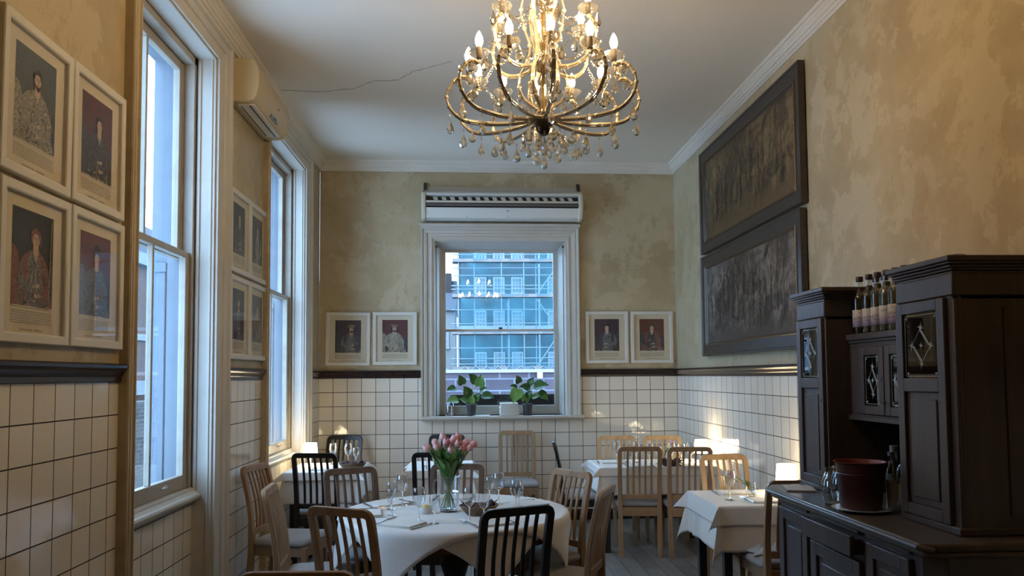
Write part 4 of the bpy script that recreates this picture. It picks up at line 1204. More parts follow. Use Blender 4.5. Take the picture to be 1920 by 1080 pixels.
heads = [(-0.118, 0.02, 0.40, 1), (-0.060, -0.04, 0.415, 1), (-0.078, 0.06, 0.43, 1), (-0.010, 0.0, 0.43, 0), (0.015, -0.05, 0.395, 1), (0.030, 0.04, 0.445, 1),
         (0.055, -0.03, 0.430, 0), (0.050, 0.06, 0.455, 1), (0.082, 0.0, 0.395, 0), (0.095, 0.05, 0.425, 1), (0.118, -0.02, 0.405, 1), (0.140, 0.03, 0.42, 0), (-0.035, 0.07, 0.46, 1), (0.006, 0.08, 0.41, 0)]
_o = ('leftmost', 'second from the left', 'third from the left', 'fourth from the left', 'fifth from the left', 'sixth from the left', 'seventh from the left', 'seventh from the right', 'sixth from the right', 'fifth from the right', 'fourth from the right', 'third from the right', 'second from the right', 'rightmost')
_r = sorted(range(len(heads)), key=lambda i: heads[i][0])
TULIPS = {i: ('pale pink' if heads[i][3] else 'deep pink')+' tulip in the round table jug, bloom '+_o[_r.index(i)] for i in range(len(heads))}
for k, (hx, hy, hz, c) in enumerate(heads):
    g = random.Random(k+20)
    bx = -hx*0.28+g.uniform(-.01, .01); by = -hy*0.3+g.uniform(-.01, .01)
    o = tulip((VX, VY, ZR), (bx, by, 0.02), (hx*1.0, hy, hz-0.04), (hx*0.25, hy*0.25, 0.24), PINK if c else PINKD, g.uniform(0.95, 1.2), 3, k)
    tag(o, TULIPS[k], 'flower', 'pink tulips in the jug')

def small_vase(x, y, label, tl, dx, tz):
    t = thing('bud_vase', label, 'vase', (x, y, ZR))
    M = MB(); M.lathe([(0.0001, 0.001), (0.026, 0.001), (0.033, 0.02), (0.035, 0.05), (0.031, 0.085), (0.0315, 0.092)], 28); M.build('vase', WINEG, t, smooth=60)
    M = MB(); M.lathe([(0.0308, 0.0905), (0.0322, 0.093), (0.031, 0.0932)], 28); M.build('rim', RIMG, t)
    M = MB(); M.lathe([(0.0001, 0.045), (0.0335, 0.045)], 28); M.build('water_surface', WSURF, t)
    o = tulip((x, y, ZR), (-dx*0.2, 0, 0.006), (dx, 0, tz), (dx*0.25, 0, tz*0.7), PINK, 0.95, 1, int(x*10), 0.38); tag(o, tl, 'flower')
WSURF = glass_mat('vase_water_surface', (0.88, 0.93, 0.9), 2.5)
small_vase(1.79, 7.24, 'small clear vase behind the dark basket on the far right corner table', 'single pink tulip in the small vase on the far right corner table', 0.065, 0.175)
small_vase(1.87, 5.20, 'small clear tumbler vase on the square table beside the dresser', 'single pink tulip leaning left from the tumbler beside the dresser', -0.105, 0.135)

# little square-cut lamps on the tables
def table_lamp(x, y, label, s=1.0):
    t = thing('table_lamp', label, 'lamp', (x, y, ZR), 0, 'small table lamps'); t.scale = (s, s, s)
    M = MB(); M.lathe([(0.0001, 0), (0.045, 0), (0.047, 0.006), (0.012, 0.014), (0.008, 0.03), (0.008, 0.085), (0.0001, 0.085)], 20); M.build('base', ACW, t)
    M = MB(); M.lathe([(0.070, 0.085), (0.060, 0.205)], 28); M.build('lamp_shade', SHADEM, t, solid=0.001)
    M = MB(); M.lathe([(0.0001, 0.150), (0.064, 0.150)], 20); M.build('diffuser', SHADEM, t)
    return t
table_lamp(2.165, 7.30, 'glowing white lamp against the right wall tiles in the far right corner')
table_lamp(-1.50, 7.48, 'glowing white lamp beside the second window on the far left corner table')
table_lamp(2.135, 5.25, 'glowing white lamp on the square table just behind the dresser')

# ------------------------------------------------------------------ chandelier
CX, CYY = 0.345, 3.55
ch = thing('chandelier', 'large crystal chandelier with lit candle bulbs and hanging glass drops below the ceiling', 'chandelier', (CX, CYY, 0))
def spline(pts, n=6):
    # Catmull-Rom through the given points
    P = [Vector(p) for p in pts]; P = [P[0]*2-P[1]]+P+[P[-1]*2-P[-2]]; out = []
    for i in range(1, len(P)-2):
        for k in range(n):
            t_ = k/n; a, b_, c, d = P[i-1], P[i], P[i+1], P[i+2]
            out.append(0.5*((2*b_)+(c-a)*t_+(2*a-5*b_+4*c-d)*t_*t_+(3*b_-a-3*c+d)*t_**3))
    out.append(P[-2]); return out
M = MB(); M.lathe([(0.0001, 2.675), (0.018, 2.68), (0.034, 2.70), (0.042, 2.73), (0.040, 2.75), (0.026, 2.77), (0.012, 2.785), (0.0001, 2.787)], 24); M.build('hub', IRON, ch)
M = MB(); M.lathe([(0.01, 2.785), (0.016, 2.80), (0.014, 2.815), (0.022, 2.83), (0.040, 2.86), (0.043, 2.89), (0.034, 2.92), (0.018, 2.95), (0.012, 2.965), (0.022, 2.975), (0.040, 2.99), (0.046, 3.01), (0.036, 3.035), (0.014, 3.05), (0.010, 3.07), (0.018, 3.10), (0.030, 3.14), (0.026, 3.20), (0.012, 3.24), (0.012, 3.28), (0.05, 3.31), (0.012, 3.33), (0.03, 3.40), (0.010, 3.46)], 20); M.build('column', CRYSTAL, ch, smooth=60)
M = MB(); M.tube([(0, 0, 2.76), (0, 0, 3.5)], 0.006, 8); M.build('core_rod', BRASS, ch)
M = MB()
for k in range(14):
    z = 3.46+k*0.034; M.tube([(0.012*math.cos(a)*(k % 2)+0.004*math.cos(a)*(1-k % 2), 0.012*math.cos(a)*(1-k % 2)+0.004*math.sin(a)*0, z+0.02*math.sin(a)) for a in [2*PI*q/10 for q in range(10)]], 0.0025, 5, closed=True)
M.build('chain', BRASS, ch)
M = MB(); M.lathe([(0.0001, 3.90), (0.03, 3.90), (0.06, 3.915), (0.065, 3.934), (0.0001, 3.934)], 24); M.build('ceiling_rose', BRASS, ch)
def make_arm(path, z_dish, r_dish, segs):
    parts = []
    P = spline([(r, 0, z) for r, z in path], 7)
    M = MB()
    for (dy, dz) in ((0.0055, 0.0), (-0.0055, 0.0), (0, 0.007), (0, -0.007)):
        M.tube([Vector(p)+Vector((0, dy, 0))+Vector((0, 0, dz)) for p in P], 0.0037, 6)
    for p in P[::5]: M.sphere(p, 0.0105, 10, 6)
    arm = M.build('arm', ARMG, ch, smooth=60); parts.append(arm)
    d = MB(); c = (r_dish, 0, 0); z = z_dish
    pr = [(0.006, z-0.012), (0.010, z-0.004), (0.020, z), (0.036, z+0.010), (0.045, z+0.024), (0.046, z+0.030)]
    V = []; F = []; n = 32
    for (r, zz) in pr:
        for i in range(n):
            a = 2*PI*i/n; rr = r*(1+(0.05 if i % 2 else -0.02)*min(1, r/0.03)); V.append((r_dish+rr*math.cos(a), rr*math.sin(a), zz))
    for j in range(len(pr)-1):
        for i in range(n): F.append((j*n+i, j*n+(i+1) % n, (j+1)*n+(i+1) % n, (j+1)*n+i))
    d.add(V, F); parts.append(d.build('drip_dish', FROST, ch, smooth=50))
    s = MB(); s.lathe([(0.0001, z), (0.0105, z), (0.0105, z+0.052), (0.0001, z+0.054)], 14, c); parts.append(s.build('candle_sleeve', SOCKET, ch))
    b_ = MB(); b_.lathe([(0.008, z+0.052), (0.012, z+0.058), (0.0165, z+0.070), (0.0175, z+0.080), (0.015, z+0.095), (0.009, z+0.110), (0.003, z+0.121), (0.0002, z+0.124)], 12, c); parts.append(b_.build('candle_bulb', BULBM, ch, smooth=60))
    return parts
FROST = mat('pressed_glass', (0.70, 0.66, 0.58), 0.12, trans=0.85, ior=1.3, coat=0.5)
LOW = [(0.035, 2.755), (0.12, 2.735), (0.24, 2.728), (0.36, 2.742), (0.425, 2.79), (0.447, 2.85), (0.430, 2.905), (0.390, 2.945), (0.352, 2.945), (0.345, 2.955)]
UPP = [(0.03, 3.02), (0.09, 2.985), (0.17, 2.985), (0.235, 3.03), (0.262, 3.10), (0.255, 3.16), (0.235, 3.19), (0.225, 3.195)]
low = make_arm(LOW, 2.965, 0.345, 12); upp = make_arm(UPP, 3.205, 0.225, 6)
for base, cnt, off in ((low, 12, -PI/2), (upp, 6, -PI/2+0.0)):
    for k in range(cnt):
        a = off+2*PI*k/cnt
        for o in base:
            if k == 0: o.rotation_euler = (0, 0, a)
            else:
                c = o.copy(); COL.objects.link(c); c.parent = ch; c.rotation_euler = (0, 0, a)
# inner cage of curved rods
M = MB(); P = spline([(0.035, 0, 2.80), (0.085, 0, 2.84), (0.112, 0, 2.90), (0.105, 0, 2.96), (0.072, 0, 3.03), (0.062, 0, 3.10), (0.085, 0, 3.18), (0.10, 0, 3.27), (0.075, 0, 3.35), (0.03, 0, 3.40)], 6)
for (dy, dz) in ((0.005, 0.0), (-0.005, 0.0), (0, 0.006)): M.tube([Vector(p)+Vector((0, dy, dz)) for p in P], 0.0042, 6)
for p in P[::6]: M.sphere(p, 0.010, 10, 6)
cage = M.build('cage_rod', ARMG, ch, smooth=60); cage.rotation_euler = (0, 0, -PI/2+PI/6)
for k in range(1, 6):
    c = cage.copy(); COL.objects.link(c); c.parent = ch; c.rotation_euler = (0, 0, -PI/2+PI/6+k*PI/3)
# bead swags between neighbouring dishes and up to the column
def swag(p0, p1, sag, n, name='bead_swag'):
    M = MB()
    for i in range(n+1):
        t_ = i/n; p = Vector(p0).lerp(Vector(p1), t_); p.z -= sag*4*t_*(1-t_); M.sphere(p, 0.0055 if i % 3 else 0.0075, 6, 5)
    return M.build(name, CRYSTAL, ch, smooth=0)
for k in range(12):
    a0, a1 = -PI/2+k*PI/6, -PI/2+(k+1)*PI/6
    swag((0.31*math.cos(a0), 0.31*math.sin(a0), 2.975), (0.31*math.cos(a1), 0.31*math.sin(a1), 2.975), 0.055, 14)
for k in range(6):
    a = -PI/2+k*PI/3
    swag((0.05*math.cos(a), 0.05*math.sin(a), 3.31), (0.19*math.cos(a), 0.19*math.sin(a), 3.21), 0.05, 14)
    swag((0.20*math.cos(a), 0.20*math.sin(a), 3.20), (0.31*math.cos(a), 0.31*math.sin(a), 2.99), 0.03, 16)
    swag((0.19*math.cos(a), 0.19*math.sin(a), 3.21), (0.19*math.cos(a+PI/3), 0.19*math.sin(a+PI/3), 3.21), 0.07, 16)
# hanging drops
def drop_mesh(h, r):
    M = MB()
    M.sphere((0, 0, -0.006), 0.0055, 6, 4); M.sphere((0, 0, -0.017), 0.0045, 6, 4)
    M.lathe([(0.0002, -0.026), (r*0.35, -0.026-h*0.25), (r*0.85, -0.026-h*0.55), (r, -0.026-h*0.72), (r*0.75, -0.026-h*0.9), (0.0002, -0.026-h)], 8, sy=0.7)
    return M
proto = {}
def drop(r, a, z, big):
    if big not in proto:
        o = drop_mesh(0.072 if big else 0.056, 0.0225 if big else 0.0175).build('crystal_drop', CRYSTAL, ch, smooth=0); proto[big] = o
    else:
        o = proto[big].copy(); COL.objects.link(o); o.parent = ch
    o.location = (r*math.cos(a), r*math.sin(a), z); o.rotation_euler = (0, 0, a*3.1+r*9)
for k in range(12):
    a = -PI/2+k*PI/6
    drop(0.430, a, 2.775, True); drop(0.33, a, 2.722, k % 2 == 0); drop(0.20, a+0.1, 2.690, True)
    drop(0.389, a, 2.990, True); drop(0.345, a+0.132, 2.990, True)
    drop(0.10, a+0.2, 2.690, k % 2 == 1)
    if k % 2 == 0: drop(0.270, a, 3.230, True); drop(0.226, a+0.200, 3.230, True); drop(0.11, a+PI/6, 2.93, True)
    if k % 3 == 0: drop(0.035, a, 2.69, True)
    if k % 6 == 0: drop(0.001, a, 2.675-0.01*k, True)

# ------------------------------------------------------------------ dresser on the right
db = thing('dresser', 'tall dark wooden dresser with two etched glass towers, against the right wall', 'cabinet', (1.95, 3.55, 0))
DW = Vector((1.95, 3.55, 0))
def dp(M, name, mats, par=None, **k):
    M.v = [tuple(Vector(p)-DW) for p in M.v]; return M.build(name, mats, par or db, **k)
XBk = 2.27
M = MB()
body = [(1.72, 2.78), (1.66, 2.85), (1.66, 4.16), (1.72, 4.24), (XBk, 4.24), (XBk, 2.78)]
M.extrude([(x, y) for x, y in body], 'z', 0.06, 0.905); M.extrude([(x+0.02*(x < 1.7), y) for x, y in body], 'z', 0.0, 0.06)
M.extrude([(x-0.012, y) for x, y in body], 'z', 0.06, 0.11)
dp(M, 'body', CABW, bevel=0.004)
M = MB()
top = [(1.69, 2.735), (1.60, 2.765), (1.60, 4.20), (1.66, 4.30), (XBk, 4.30), (XBk, 2.735)]
M.extrude(top, 'z', 0.930, 0.960); M.extrude([(x+(0.02 if x < 2 else 0), y) for x, y in top], 'z', 0.908, 0.930)
dp(M, 'worktop', CABTOP, bevel=0.009, seg=3)
def panel_door(par_name, X, ya, yb, za, zb, st=0.05, glass=None, rec=0.014, stile=None, mid=None, parent=None):
    # framed door facing the room (-x); optional glazed upper light
    st2 = stile or st
    M = MB(); d0, d1 = X-0.018, X+0.004
    M.box(d0, d1, ya, ya+st2, za, zb); M.box(d0, d1, yb-st2, yb, za, zb); M.box(d0, d1, ya+st2, yb-st2, za, za+st); M.box(d0, d1, ya+st2, yb-st2, zb-st, zb)
    if mid: M.box(d0, d1, ya+st2, yb-st2, mid-st*0.6, mid+st*0.6)
    f = dp(M, par_name, CABW, parent, bevel=0.003)
    lo_top = (mid-st*0.6) if mid else zb-st
    if not (glass and not mid):
        M = MB(); M.box(X-0.004, X+0.003, ya+st2, yb-st2, za+st, lo_top)
        M.box(X-0.010, X-0.003, ya+st2+0.03, yb-st2-0.03, za+st+0.03, lo_top-0.03); dp(M, 'panel', CABW, f, bevel=0.003)
    if glass:
        gz0 = (mid+st*0.6) if mid else za+st; gz1 = zb-st
        M = MB(); M.quad((X-0.006, ya+st2, gz0), (X-0.006, yb-st2, gz0), (X-0.006, yb-st2, gz1), (X-0.006, ya+st2, gz1)); p = dp(M, 'glass_pane', CABG, f, smooth=0)
        M = MB(); yc, zc = (ya+yb)/2, (gz0+gz1)/2; w_, h = (yb-ya)/2-st2, (gz1-gz0)/2; x = X-0.009
        def star(y, z, r, n=8):
            for k in range(n):
                a = 2*PI*k/n+0.2; rr = r*(1 if k % 2 == 0 else 0.6); t_ = r*0.10
                M.add([(x, y+t_*math.sin(a), z-t_*math.cos(a)), (x, y+rr*math.cos(a), z+rr*math.sin(a)), (x, y-t_*math.sin(a), z+t_*math.cos(a))], [(0, 1, 2)])
        def line(y0_, z0_, y1_, z1_, t_=0.0016):
            dy, dz = y1_-y0_, z1_-z0_; l = math.hypot(dy, dz); ny, nz = -dz/l*t_, dy/l*t_
            M.add([(x, y0_+ny, z0_+nz), (x, y1_+ny, z1_+nz), (x, y1_-ny, z1_-nz), (x, y0_-ny, z0_-nz)], [(0, 1, 2, 3)])
        qs = [(0, 0.55*h), (0.55*w_, 0.0), (0, -0.55*h), (-0.55*w_, 0.0)]
        for i in range(4):
            a_, b2_ = qs[i], qs[(i+1) % 4]
            if i % 2 == 0:
                line(yc+a_[0], zc+a_[1], yc+b2_[0], zc+b2_[1], 0.0006)
            else:
                for o_ in (-0.0045, 0.0045): line(yc+a_[0]*0.85+o_, zc+a_[1]*0.85, yc+b2_[0]*0.85+o_, zc+b2_[1]*0.85, 0.0016)
            star(yc+a_[0], zc+a_[1], 0.024)
        star(yc, zc, 0.02)
        for sy in (-1, 1):
            for sz in (-1, 1): star(yc+sy*0.82*w_, zc+sz*0.85*h, 0.014, 5)
        line(yc-0.93*w_, zc+0.93*h, yc+0.93*w_, zc+0.93*h, 0.0008); line(yc-0.93*w_, zc-0.93*h, yc+0.93*w_, zc-0.93*h, 0.0008)
        line(yc-0.93*w_, zc-0.93*h, yc-0.93*w_, zc+0.93*h, 0.0008); line(yc+0.93*w_, zc-0.93*h, yc+0.93*w_, zc+0.93*h, 0.0008)
        dp(M, 'etched_star', ETCH, p, smooth=0)
    return f
ETCH = mat('etched_cut_glass', (0.55, 0.62, 0.64), 0.25, spec=0.8)
panel_door('door', 1.655, 3.80, 4.14, 0.13, 0.87, 0.055)
panel_door('door', 1.655, 3.28, 3.76, 0.13, 0.77, 0.06)
panel_door('door', 1.655, 2.90, 3.22, 0.13, 0.87, 0.055)
M = MB(); M.box(1.597, 1.618, 3.275, 3.765, 0.795, 0.882); M.box(1.618, 1.70, 3.290, 3.302, 0.80, 0.865); M.box(1.618, 1.70, 3.738, 3.750, 0.80, 0.865); M.box(1.618, 1.70, 3.302, 3.738, 0.80, 0.808)
dp(M, 'drawer', CABW, bevel=0.003)
M = MB()
for (a, b_) in ((2.90, 3.22), (3.29, 3.75), (3.80, 4.14)): M.box(1.640, 1.664, a, b_, 0.888, 0.906)
dp(M, 'top_moulding', CABW, bevel=0.003)
def tower(ya, yb, ca, cb):
    M = MB()
    M.box(1.83, XBk, ya, ya+0.022, 0.985, 1.865); M.box(1.83, XBk, yb-0.022, yb, 0.985, 1.865); M.box(XBk-0.015, XBk, ya, yb, 0.985, 1.865)
    M.box(1.83, XBk, ya, yb, 1.845, 1.865); M.box(1.85, XBk, ya, yb, 1.50, 1.512)
    M.box(1.815, XBk, ya-0.012, yb+0.012, 0.960, 0.990)
    tw = dp(M, 'tower', CABW, bevel=0.005)
    if ya < 3:
        M = MB(); M.lathe([(0.022, 0.99), (0.022, 1.862)], 16, (1.85, ya+0.020, 0)); M.box(1.828, 1.85, ya+0.018, ya+0.042, 0.99, 1.862); dp(M, 'corner_post', CABW, tw)
    M = MB(); M.box(1.822, XBk, ya-0.006, yb+0.006, 1.862, 1.948); dp(M, 'frieze', CABW, tw, bevel=0.006)
    M = MB()
    for (o, z0_, z1_) in ((0.004, 1.945, 1.958), (0.014, 1.958, 1.968), (0.022, 1.968, 1.980), (0.034, 1.980, 1.990), (0.042, 1.990, 2.012)):
        f_ = o/0.042
        M.box(1.83-(1.83-1.79)*f_, XBk, ya-(ya-ca)*f_, yb+(cb-yb)*f_, z0_, z1_)
    dp(M, 'cornice', CABW, tw, bevel=0.004)
    panel_door('door', 1.828, ya+(0.04 if ya < 3 else 0.008), yb-0.008, 0.992, 1.858, 0.045, True, stile=0.048, mid=1.52, parent=tw)
    return tw
far = tower(3.945, 4.27, 3.885, 4.29); near = tower(2.865, 3.25, 2.83, 3.275)
M = MB(); M.lathe([(0.075, 2.01), (0.074, 2.022), (0.060, 2.045), (0.035, 2.060), (0.0001, 2.066)], 24, (2.03, 3.15, 0)); dp(M, 'domed_finial', CABW, near)
M = MB(); M.box(2.02, 2.20, 2.858, 2.866, 1.03, 1.82); dp(M, 'side_panel', CABW, near, bevel=0.003)
M = MB(); M.box(1.935, XBk, 3.25, 3.945, 1.737, 1.768); M.box(1.945, XBk, 3.25, 3.945, 1.722, 1.737); dp(M, 'bottle_shelf', CABW, bevel=0.004)
M = MB(); M.box(1.955, XBk, 3.25, 3.945, 1.355, 1.367); M.box(1.94, XBk, 3.25, 3.945, 1.335, 1.357); M.box(1.955, 1.972, 3.25, 3.945, 1.70, 1.724)
M.box(XBk-0.015, XBk, 3.25, 3.945, 0.96, 1.74); M.box(1.955, XBk, 3.835, 3.945, 1.367, 1.70); dp(M, 'middle_cupboard', CABW, bevel=0.003)
panel_door('door', 1.960, 3.60, 3.83, 1.370, 1.700, 0.042, True, stile=0.045); panel_door('door', 1.960, 3.355, 3.592, 1.370, 1.700, 0.042, True, stile=0.045)
M = MB(); M.box(1.955, 1.975, 3.25, 3.352, 1.367, 1.70); dp(M, 'filler_panel', CABW)
M = MB(); M.tube([(1.94, 3.58, 1.43), (1.915, 3.58, 1.43), (1.912, 3.565, 1.43), (1.912, 3.54, 1.428)], 0.004, 8); dp(M, 'key_handle', IRON)
for (y, z, X) in ((3.97, 1.42, 1.808), (3.612, 1.53, 1.940)):
    M = MB(); M.box(X, X+0.003, y, y+0.006, z, z+0.02); dp(M, 'keyhole', BLACKP)
M = MB(); M.tube([(1.645, 2.74, 0.938), (1.60, 2.765, 0.945), (1.598, 3.4, 0.945), (1.598, 4.20, 0.945)], 0.010, 8); dp(M, 'worktop_edge_bead', CABTOP)

# bottles on the dresser shelf
def text_mesh(body, size):
    cu = bpy.data.curves.new('t', 'FONT'); cu.body = body; cu.size = size; cu.align_x = 'CENTER'; cu.align_y = 'CENTER'; cu.extrude = 0.0
    o = bpy.data.objects.new('t', cu); COL.objects.link(o)
    dg = bpy.context.evaluated_depsgraph_get(); me = bpy.data.meshes.new_from_object(o.evaluated_get(dg))
    v = [tuple(p.co) for p in me.vertices]; f = [tuple(p.vertices) for p in me.polygons]
    bpy.data.objects.remove(o); bpy.data.meshes.remove(me); bpy.data.curves.remove(cu)
    return v, f
def label_mat():
    m, nt, b = newmat('cream_to_mauve_label')
    tc = N(nt, 'ShaderNodeTexCoord'); sp = N(nt, 'ShaderNodeSeparateXYZ'); L(nt, tc.outputs['Object'], sp.inputs[0])
    mr = N(nt, 'ShaderNodeMapRange'); mr.inputs['From Min'].default_value = 0.030; mr.inputs['From Max'].default_value = 0.125; L(nt, sp.outputs['Z'], mr.inputs['Value'])
    r = ramp(nt, [(0.0, (0.06, 0.05, 0.10)), (0.25, (0.24, 0.18, 0.26)), (0.55, (0.50, 0.42, 0.38)), (1.0, (0.58, 0.52, 0.42))]); L(nt, mr.outputs['Result'], r.inputs['Fac']); L(nt, r.outputs['Color'], b.inputs['Base Color'])
    return m
LABEL = label_mat(); INKB = mat('black_label_ink', (0.02, 0.018, 0.02), 0.6); LIQ = glass_mat('pale_gold_spirit', (0.80, 0.77, 0.60), 0.6); CAP = mat('dark_bottle_cap', (0.035, 0.022, 0.022), 0.4)
tv, tf = text_mesh('HIGHLAND', 0.0225); tv2, tf2 = text_mesh('SPRITZING', 0.012); tv3, tf3 = text_mesh('THE', 0.008)
def gin(x, y, z, face, label, blank=False):
    t = thing('bottle', label, 'bottle', (x, y, z), face, 'labelled spirit bottles on the dresser shelf')
    M = MB(); M.lathe([(0.0001, 0.002), (0.036, 0.002), (0.0385, 0.008), (0.0385, 0.178), (0.036, 0.193), (0.028, 0.207), (0.018, 0.217), (0.0155, 0.228), (0.0148, 0.268)], 28); M.build('bottle', BOTG, t, smooth=50)
    M = MB(); M.lathe([(0.0001, 0.008), (0.0365, 0.008), (0.0365, 0.176), (0.034, 0.190), (0.026, 0.204), (0.0001, 0.212)], 24); M.build('liquid', LIQ, t, smooth=50)
    M = MB(); M.lathe([(0.0165, 0.268), (0.0178, 0.270), (0.0178, 0.291), (0.0165, 0.294), (0.0001, 0.294)], 20); M.build('cap', CAP, t)
    M = MB(); M.lathe([(0.0195, 0.216), (0.0165, 0.224), (0.0162, 0.238)], 20); M.build('neck_band', CAP, t)
    M = MB(); M.lathe([(0.0392, 0.035), (0.0392, 0.122)], 20, a0=-PI/2-1.25, a1=-PI/2+1.25); M.build('label', LABEL, t)
    M = MB()
    def bend(v, zc, arch=0.0):
        out = []
        for p in v:
            a = -PI/2+p[0]/0.0396; out.append((0.0396*math.cos(a), 0.0396*math.sin(a), zc+p[1]-arch*(p[0]/0.05)**2))
        return out
    if not blank: M.add(bend([(q[0]*0.78, q[1], 0) for q in tv], 0.080, 0.010), tf); M.add(bend(tv2, 0.062), tf2)
    else: M.add(bend([(q[0]*0.55, q[1]*0.5, 0) for q in tv], 0.098), tf)
    M.add(bend(tv3, 0.107), tf3); M.build('label_lettering', INKB, t, smooth=0)
    return t
nm = ('leftmost labelled bottle on the dresser shelf, beside the far tower', 'second labelled bottle from the left on the dresser shelf', 'third labelled bottle from the left on the dresser shelf',
      'fourth bottle on the dresser shelf, its label turned and mostly small print', 'fifth bottle on the dresser shelf, half behind the near tower', 'sixth bottle on the dresser shelf, only its cap above the near tower')
for k, (y, f) in enumerate(((3.893, -30), (3.797, -22), (3.715, -26), (3.633, -30), (3.553, -60), (3.475, -100))):
    gin(1.992, y, 1.769, R(f), nm[k], k in (3,))
gin(2.085, 3.905, 1.769, R(-60), 'back row bottle on the dresser shelf seen between the second and third'); gin(2.085, 3.82, 1.769, R(-70), 'back row bottle on the dresser shelf seen between the third and fourth')

t = thing('ice_bucket', 'dark red ice bucket standing on a white plate on the dresser', 'bucket', (1.728, 3.425, 0.975))
BUCK = mat('dark_red_enamel', (0.055, 0.016, 0.015), 0.33); BUCKI = mat('red_bucket_inside', (0.22, 0.045, 0.035), 0.45)
M = MB(); M.lathe([(0.0001, 0.001), (0.083, 0.001), (0.086, 0.006), (0.098, 0.150), (0.0995, 0.152), (0.098, 0.155), (0.0995, 0.158), (0.099, 0.165), (0.104, 0.198), (0.112, 0.204)], 40); M.build('bucket', BUCK, t)
M = MB(); M.lathe([(0.112, 0.2045), (0.104, 0.205), (0.098, 0.190), (0.084, 0.008), (0.0001, 0.006)], 40); M.build('lining', BUCKI, t)
M = MB(); M.lathe([(0.0001, 0.004), (0.075, 0.004), (0.088, 0.010), (0.122, 0.017), (0.124, 0.019), (0.120, 0.019), (0.086, 0.014), (0.0001, 0.010)], 48)
tag(M.build('plate', CERAM, loc=(1.728, 3.425, 0.957)), 'white plate under the dark red ice bucket on the dresser', 'plate')
def jug(x, y, lab):
    t = thing('glass_jug', lab, 'jug', (x, y, 0.961), 0, 'empty glass jugs on the dresser')
    pr = [(0.0001, 0.002), (0.034, 0.002), (0.040, 0.012), (0.047, 0.06), (0.046, 0.105), (0.034, 0.138), (0.029, 0.150), (0.034, 0.165), (0.0345, 0.168)]
    M = MB(); V = []; F = []; n = 36
    for (r, z) in pr:
        for i in range(n):
            a = 2*PI*i/n; rr = r*(1+0.06*math.cos(6*a)*(0.02 < z < 0.13)); V.append((rr*math.cos(a), rr*math.sin(a), z))
    for j in range(len(pr)-1):
        for i in range(n): F.append((j*n+i, j*n+(i+1) % n, (j+1)*n+(i+1) % n, (j+1)*n+i))
    M.add(V, F); M.build('jug', JUGG, t, smooth=60)
    M = MB(); M.lathe([(0.033, 0.1665), (0.0355, 0.1695), (0.0335, 0.170)], 28); M.build('rim', RIMG, t)
    M = MB(); M.tube([(-0.034, 0, 0.155), (-0.056, 0, 0.14), (-0.060, 0, 0.10), (-0.046, 0, 0.07)], 0.005, 8); M.build('handle', JUGG, t)
JUGG = glass_mat('ribbed_clear_glass', (0.88, 0.92, 0.93), 3.5)
jug(1.690, 3.62, 'empty ribbed glass jug left of the ice bucket, nearer the dresser edge'); jug(1.765, 3.69, 'empty ribbed glass jug partly behind the ice bucket')
def bottle2(x, y, s, lab):
    t = thing('bottle', lab, 'bottle', (x, y, 0.961), 0, 'clear bottles in the dresser niche'); t.scale = (s, s, s)
    M = MB(); M.lathe([(0.0001, 0.002), (0.033, 0.002), (0.036, 0.010), (0.036, 0.165), (0.030, 0.188), (0.016, 0.205), (0.0135, 0.22), (0.013, 0.268), (0.016, 0.272), (0.016, 0.280)], 24); M.build('bottle', BOTG, t, smooth=50)
    M = MB(); M.lathe([(0.0165, 0.262), (0.0165, 0.290), (0.0001, 0.291)], 16); M.build('cap', STEELD, t)
    M = MB(); M.lathe([(0.0366, 0.05), (0.0366, 0.14)], 16, a0=PI, a1=PI*1.9); M.build('label', LABG, t)
STEELD = mat('dull_screw_cap', (0.22, 0.24, 0.23), 0.4, 0.6); LABG = mat('grey_frosted_label', (0.20, 0.21, 0.20), 0.5)
bottle2(1.862, 3.385, 1.0, 'tall clear bottle right of the ice bucket, left of its neighbour'); bottle2(1.870, 3.315, 0.95, 'clear bottle tight against the near tower of the dresser'); bottle2(1.935, 3.43, 1.0, 'clear bottle standing just behind the tall one right of the bucket')
for (x, y, s, l) in ((2.13, 3.93-0.02, 0.72, 'short bottle at the back of the niche, leftmost cap above the bucket'), (2.14, 3.80, 0.70, 'short bottle at the back of the niche, middle cap above the bucket'), (2.14, 3.70, 0.66, 'short bottle at the back of the niche, cap nearest the tall bottles')):
    bottle2(x, y, s, l)
M = MB(); M.box(-0.105, 0.105, -0.075, 0.075, 0, 0.006); M.box(-0.10, 0.10, -0.07, 0.07, 0.006, 0.008, 1)
tag(M.build('menu', [mat('menu_cover', (0.30, 0.24, 0.20), 0.5), mat('menu_paper', (0.55, 0.50, 0.46), 0.5)], loc=(1.735, 4.10, 0.961), rot=(0, 0, R(75))), 'flat menu booklet lying on the far end of the dresser top', 'menu')

# ------------------------------------------------------------------ framed prints
SKIN = mat('print_skin_tone', (0.50, 0.35, 0.25), 0.7); HAIRD = mat('print_dark_hair', (0.035, 0.028, 0.025), 0.7)
def engraved(name, col, k=0.5):
    m, nt, b = newmat(name); tc = N(nt, 'ShaderNodeTexCoord')
    n1 = noise(nt, tc.outputs['Object'], 90, 6, 0.75, 1.5); r = ramp(nt, [(0.38, tuple(c*(1-k) for c in col)), (0.62, tuple(min(1, c*(1+k)) for c in col))])
    L(nt, n1.outputs['Fac'], r.inputs['Fac']); L(nt, r.outputs['Color'], b.inputs['Base Color']); b.inputs['Roughness'].default_value = 0.7
    return m
PB = {'teal': engraved('print_teal_ground', (0.075, 0.085, 0.085), 0.35), 'red': engraved('print_red_ground', (0.10, 0.035, 0.035), 0.35), 'black': engraved('print_black_ground', (0.022, 0.022, 0.026), 0.4),
      'plum': engraved('print_plum_ground', (0.055, 0.032, 0.042), 0.35), 'rust': engraved('print_rust_ground', (0.13, 0.045, 0.030), 0.35)}
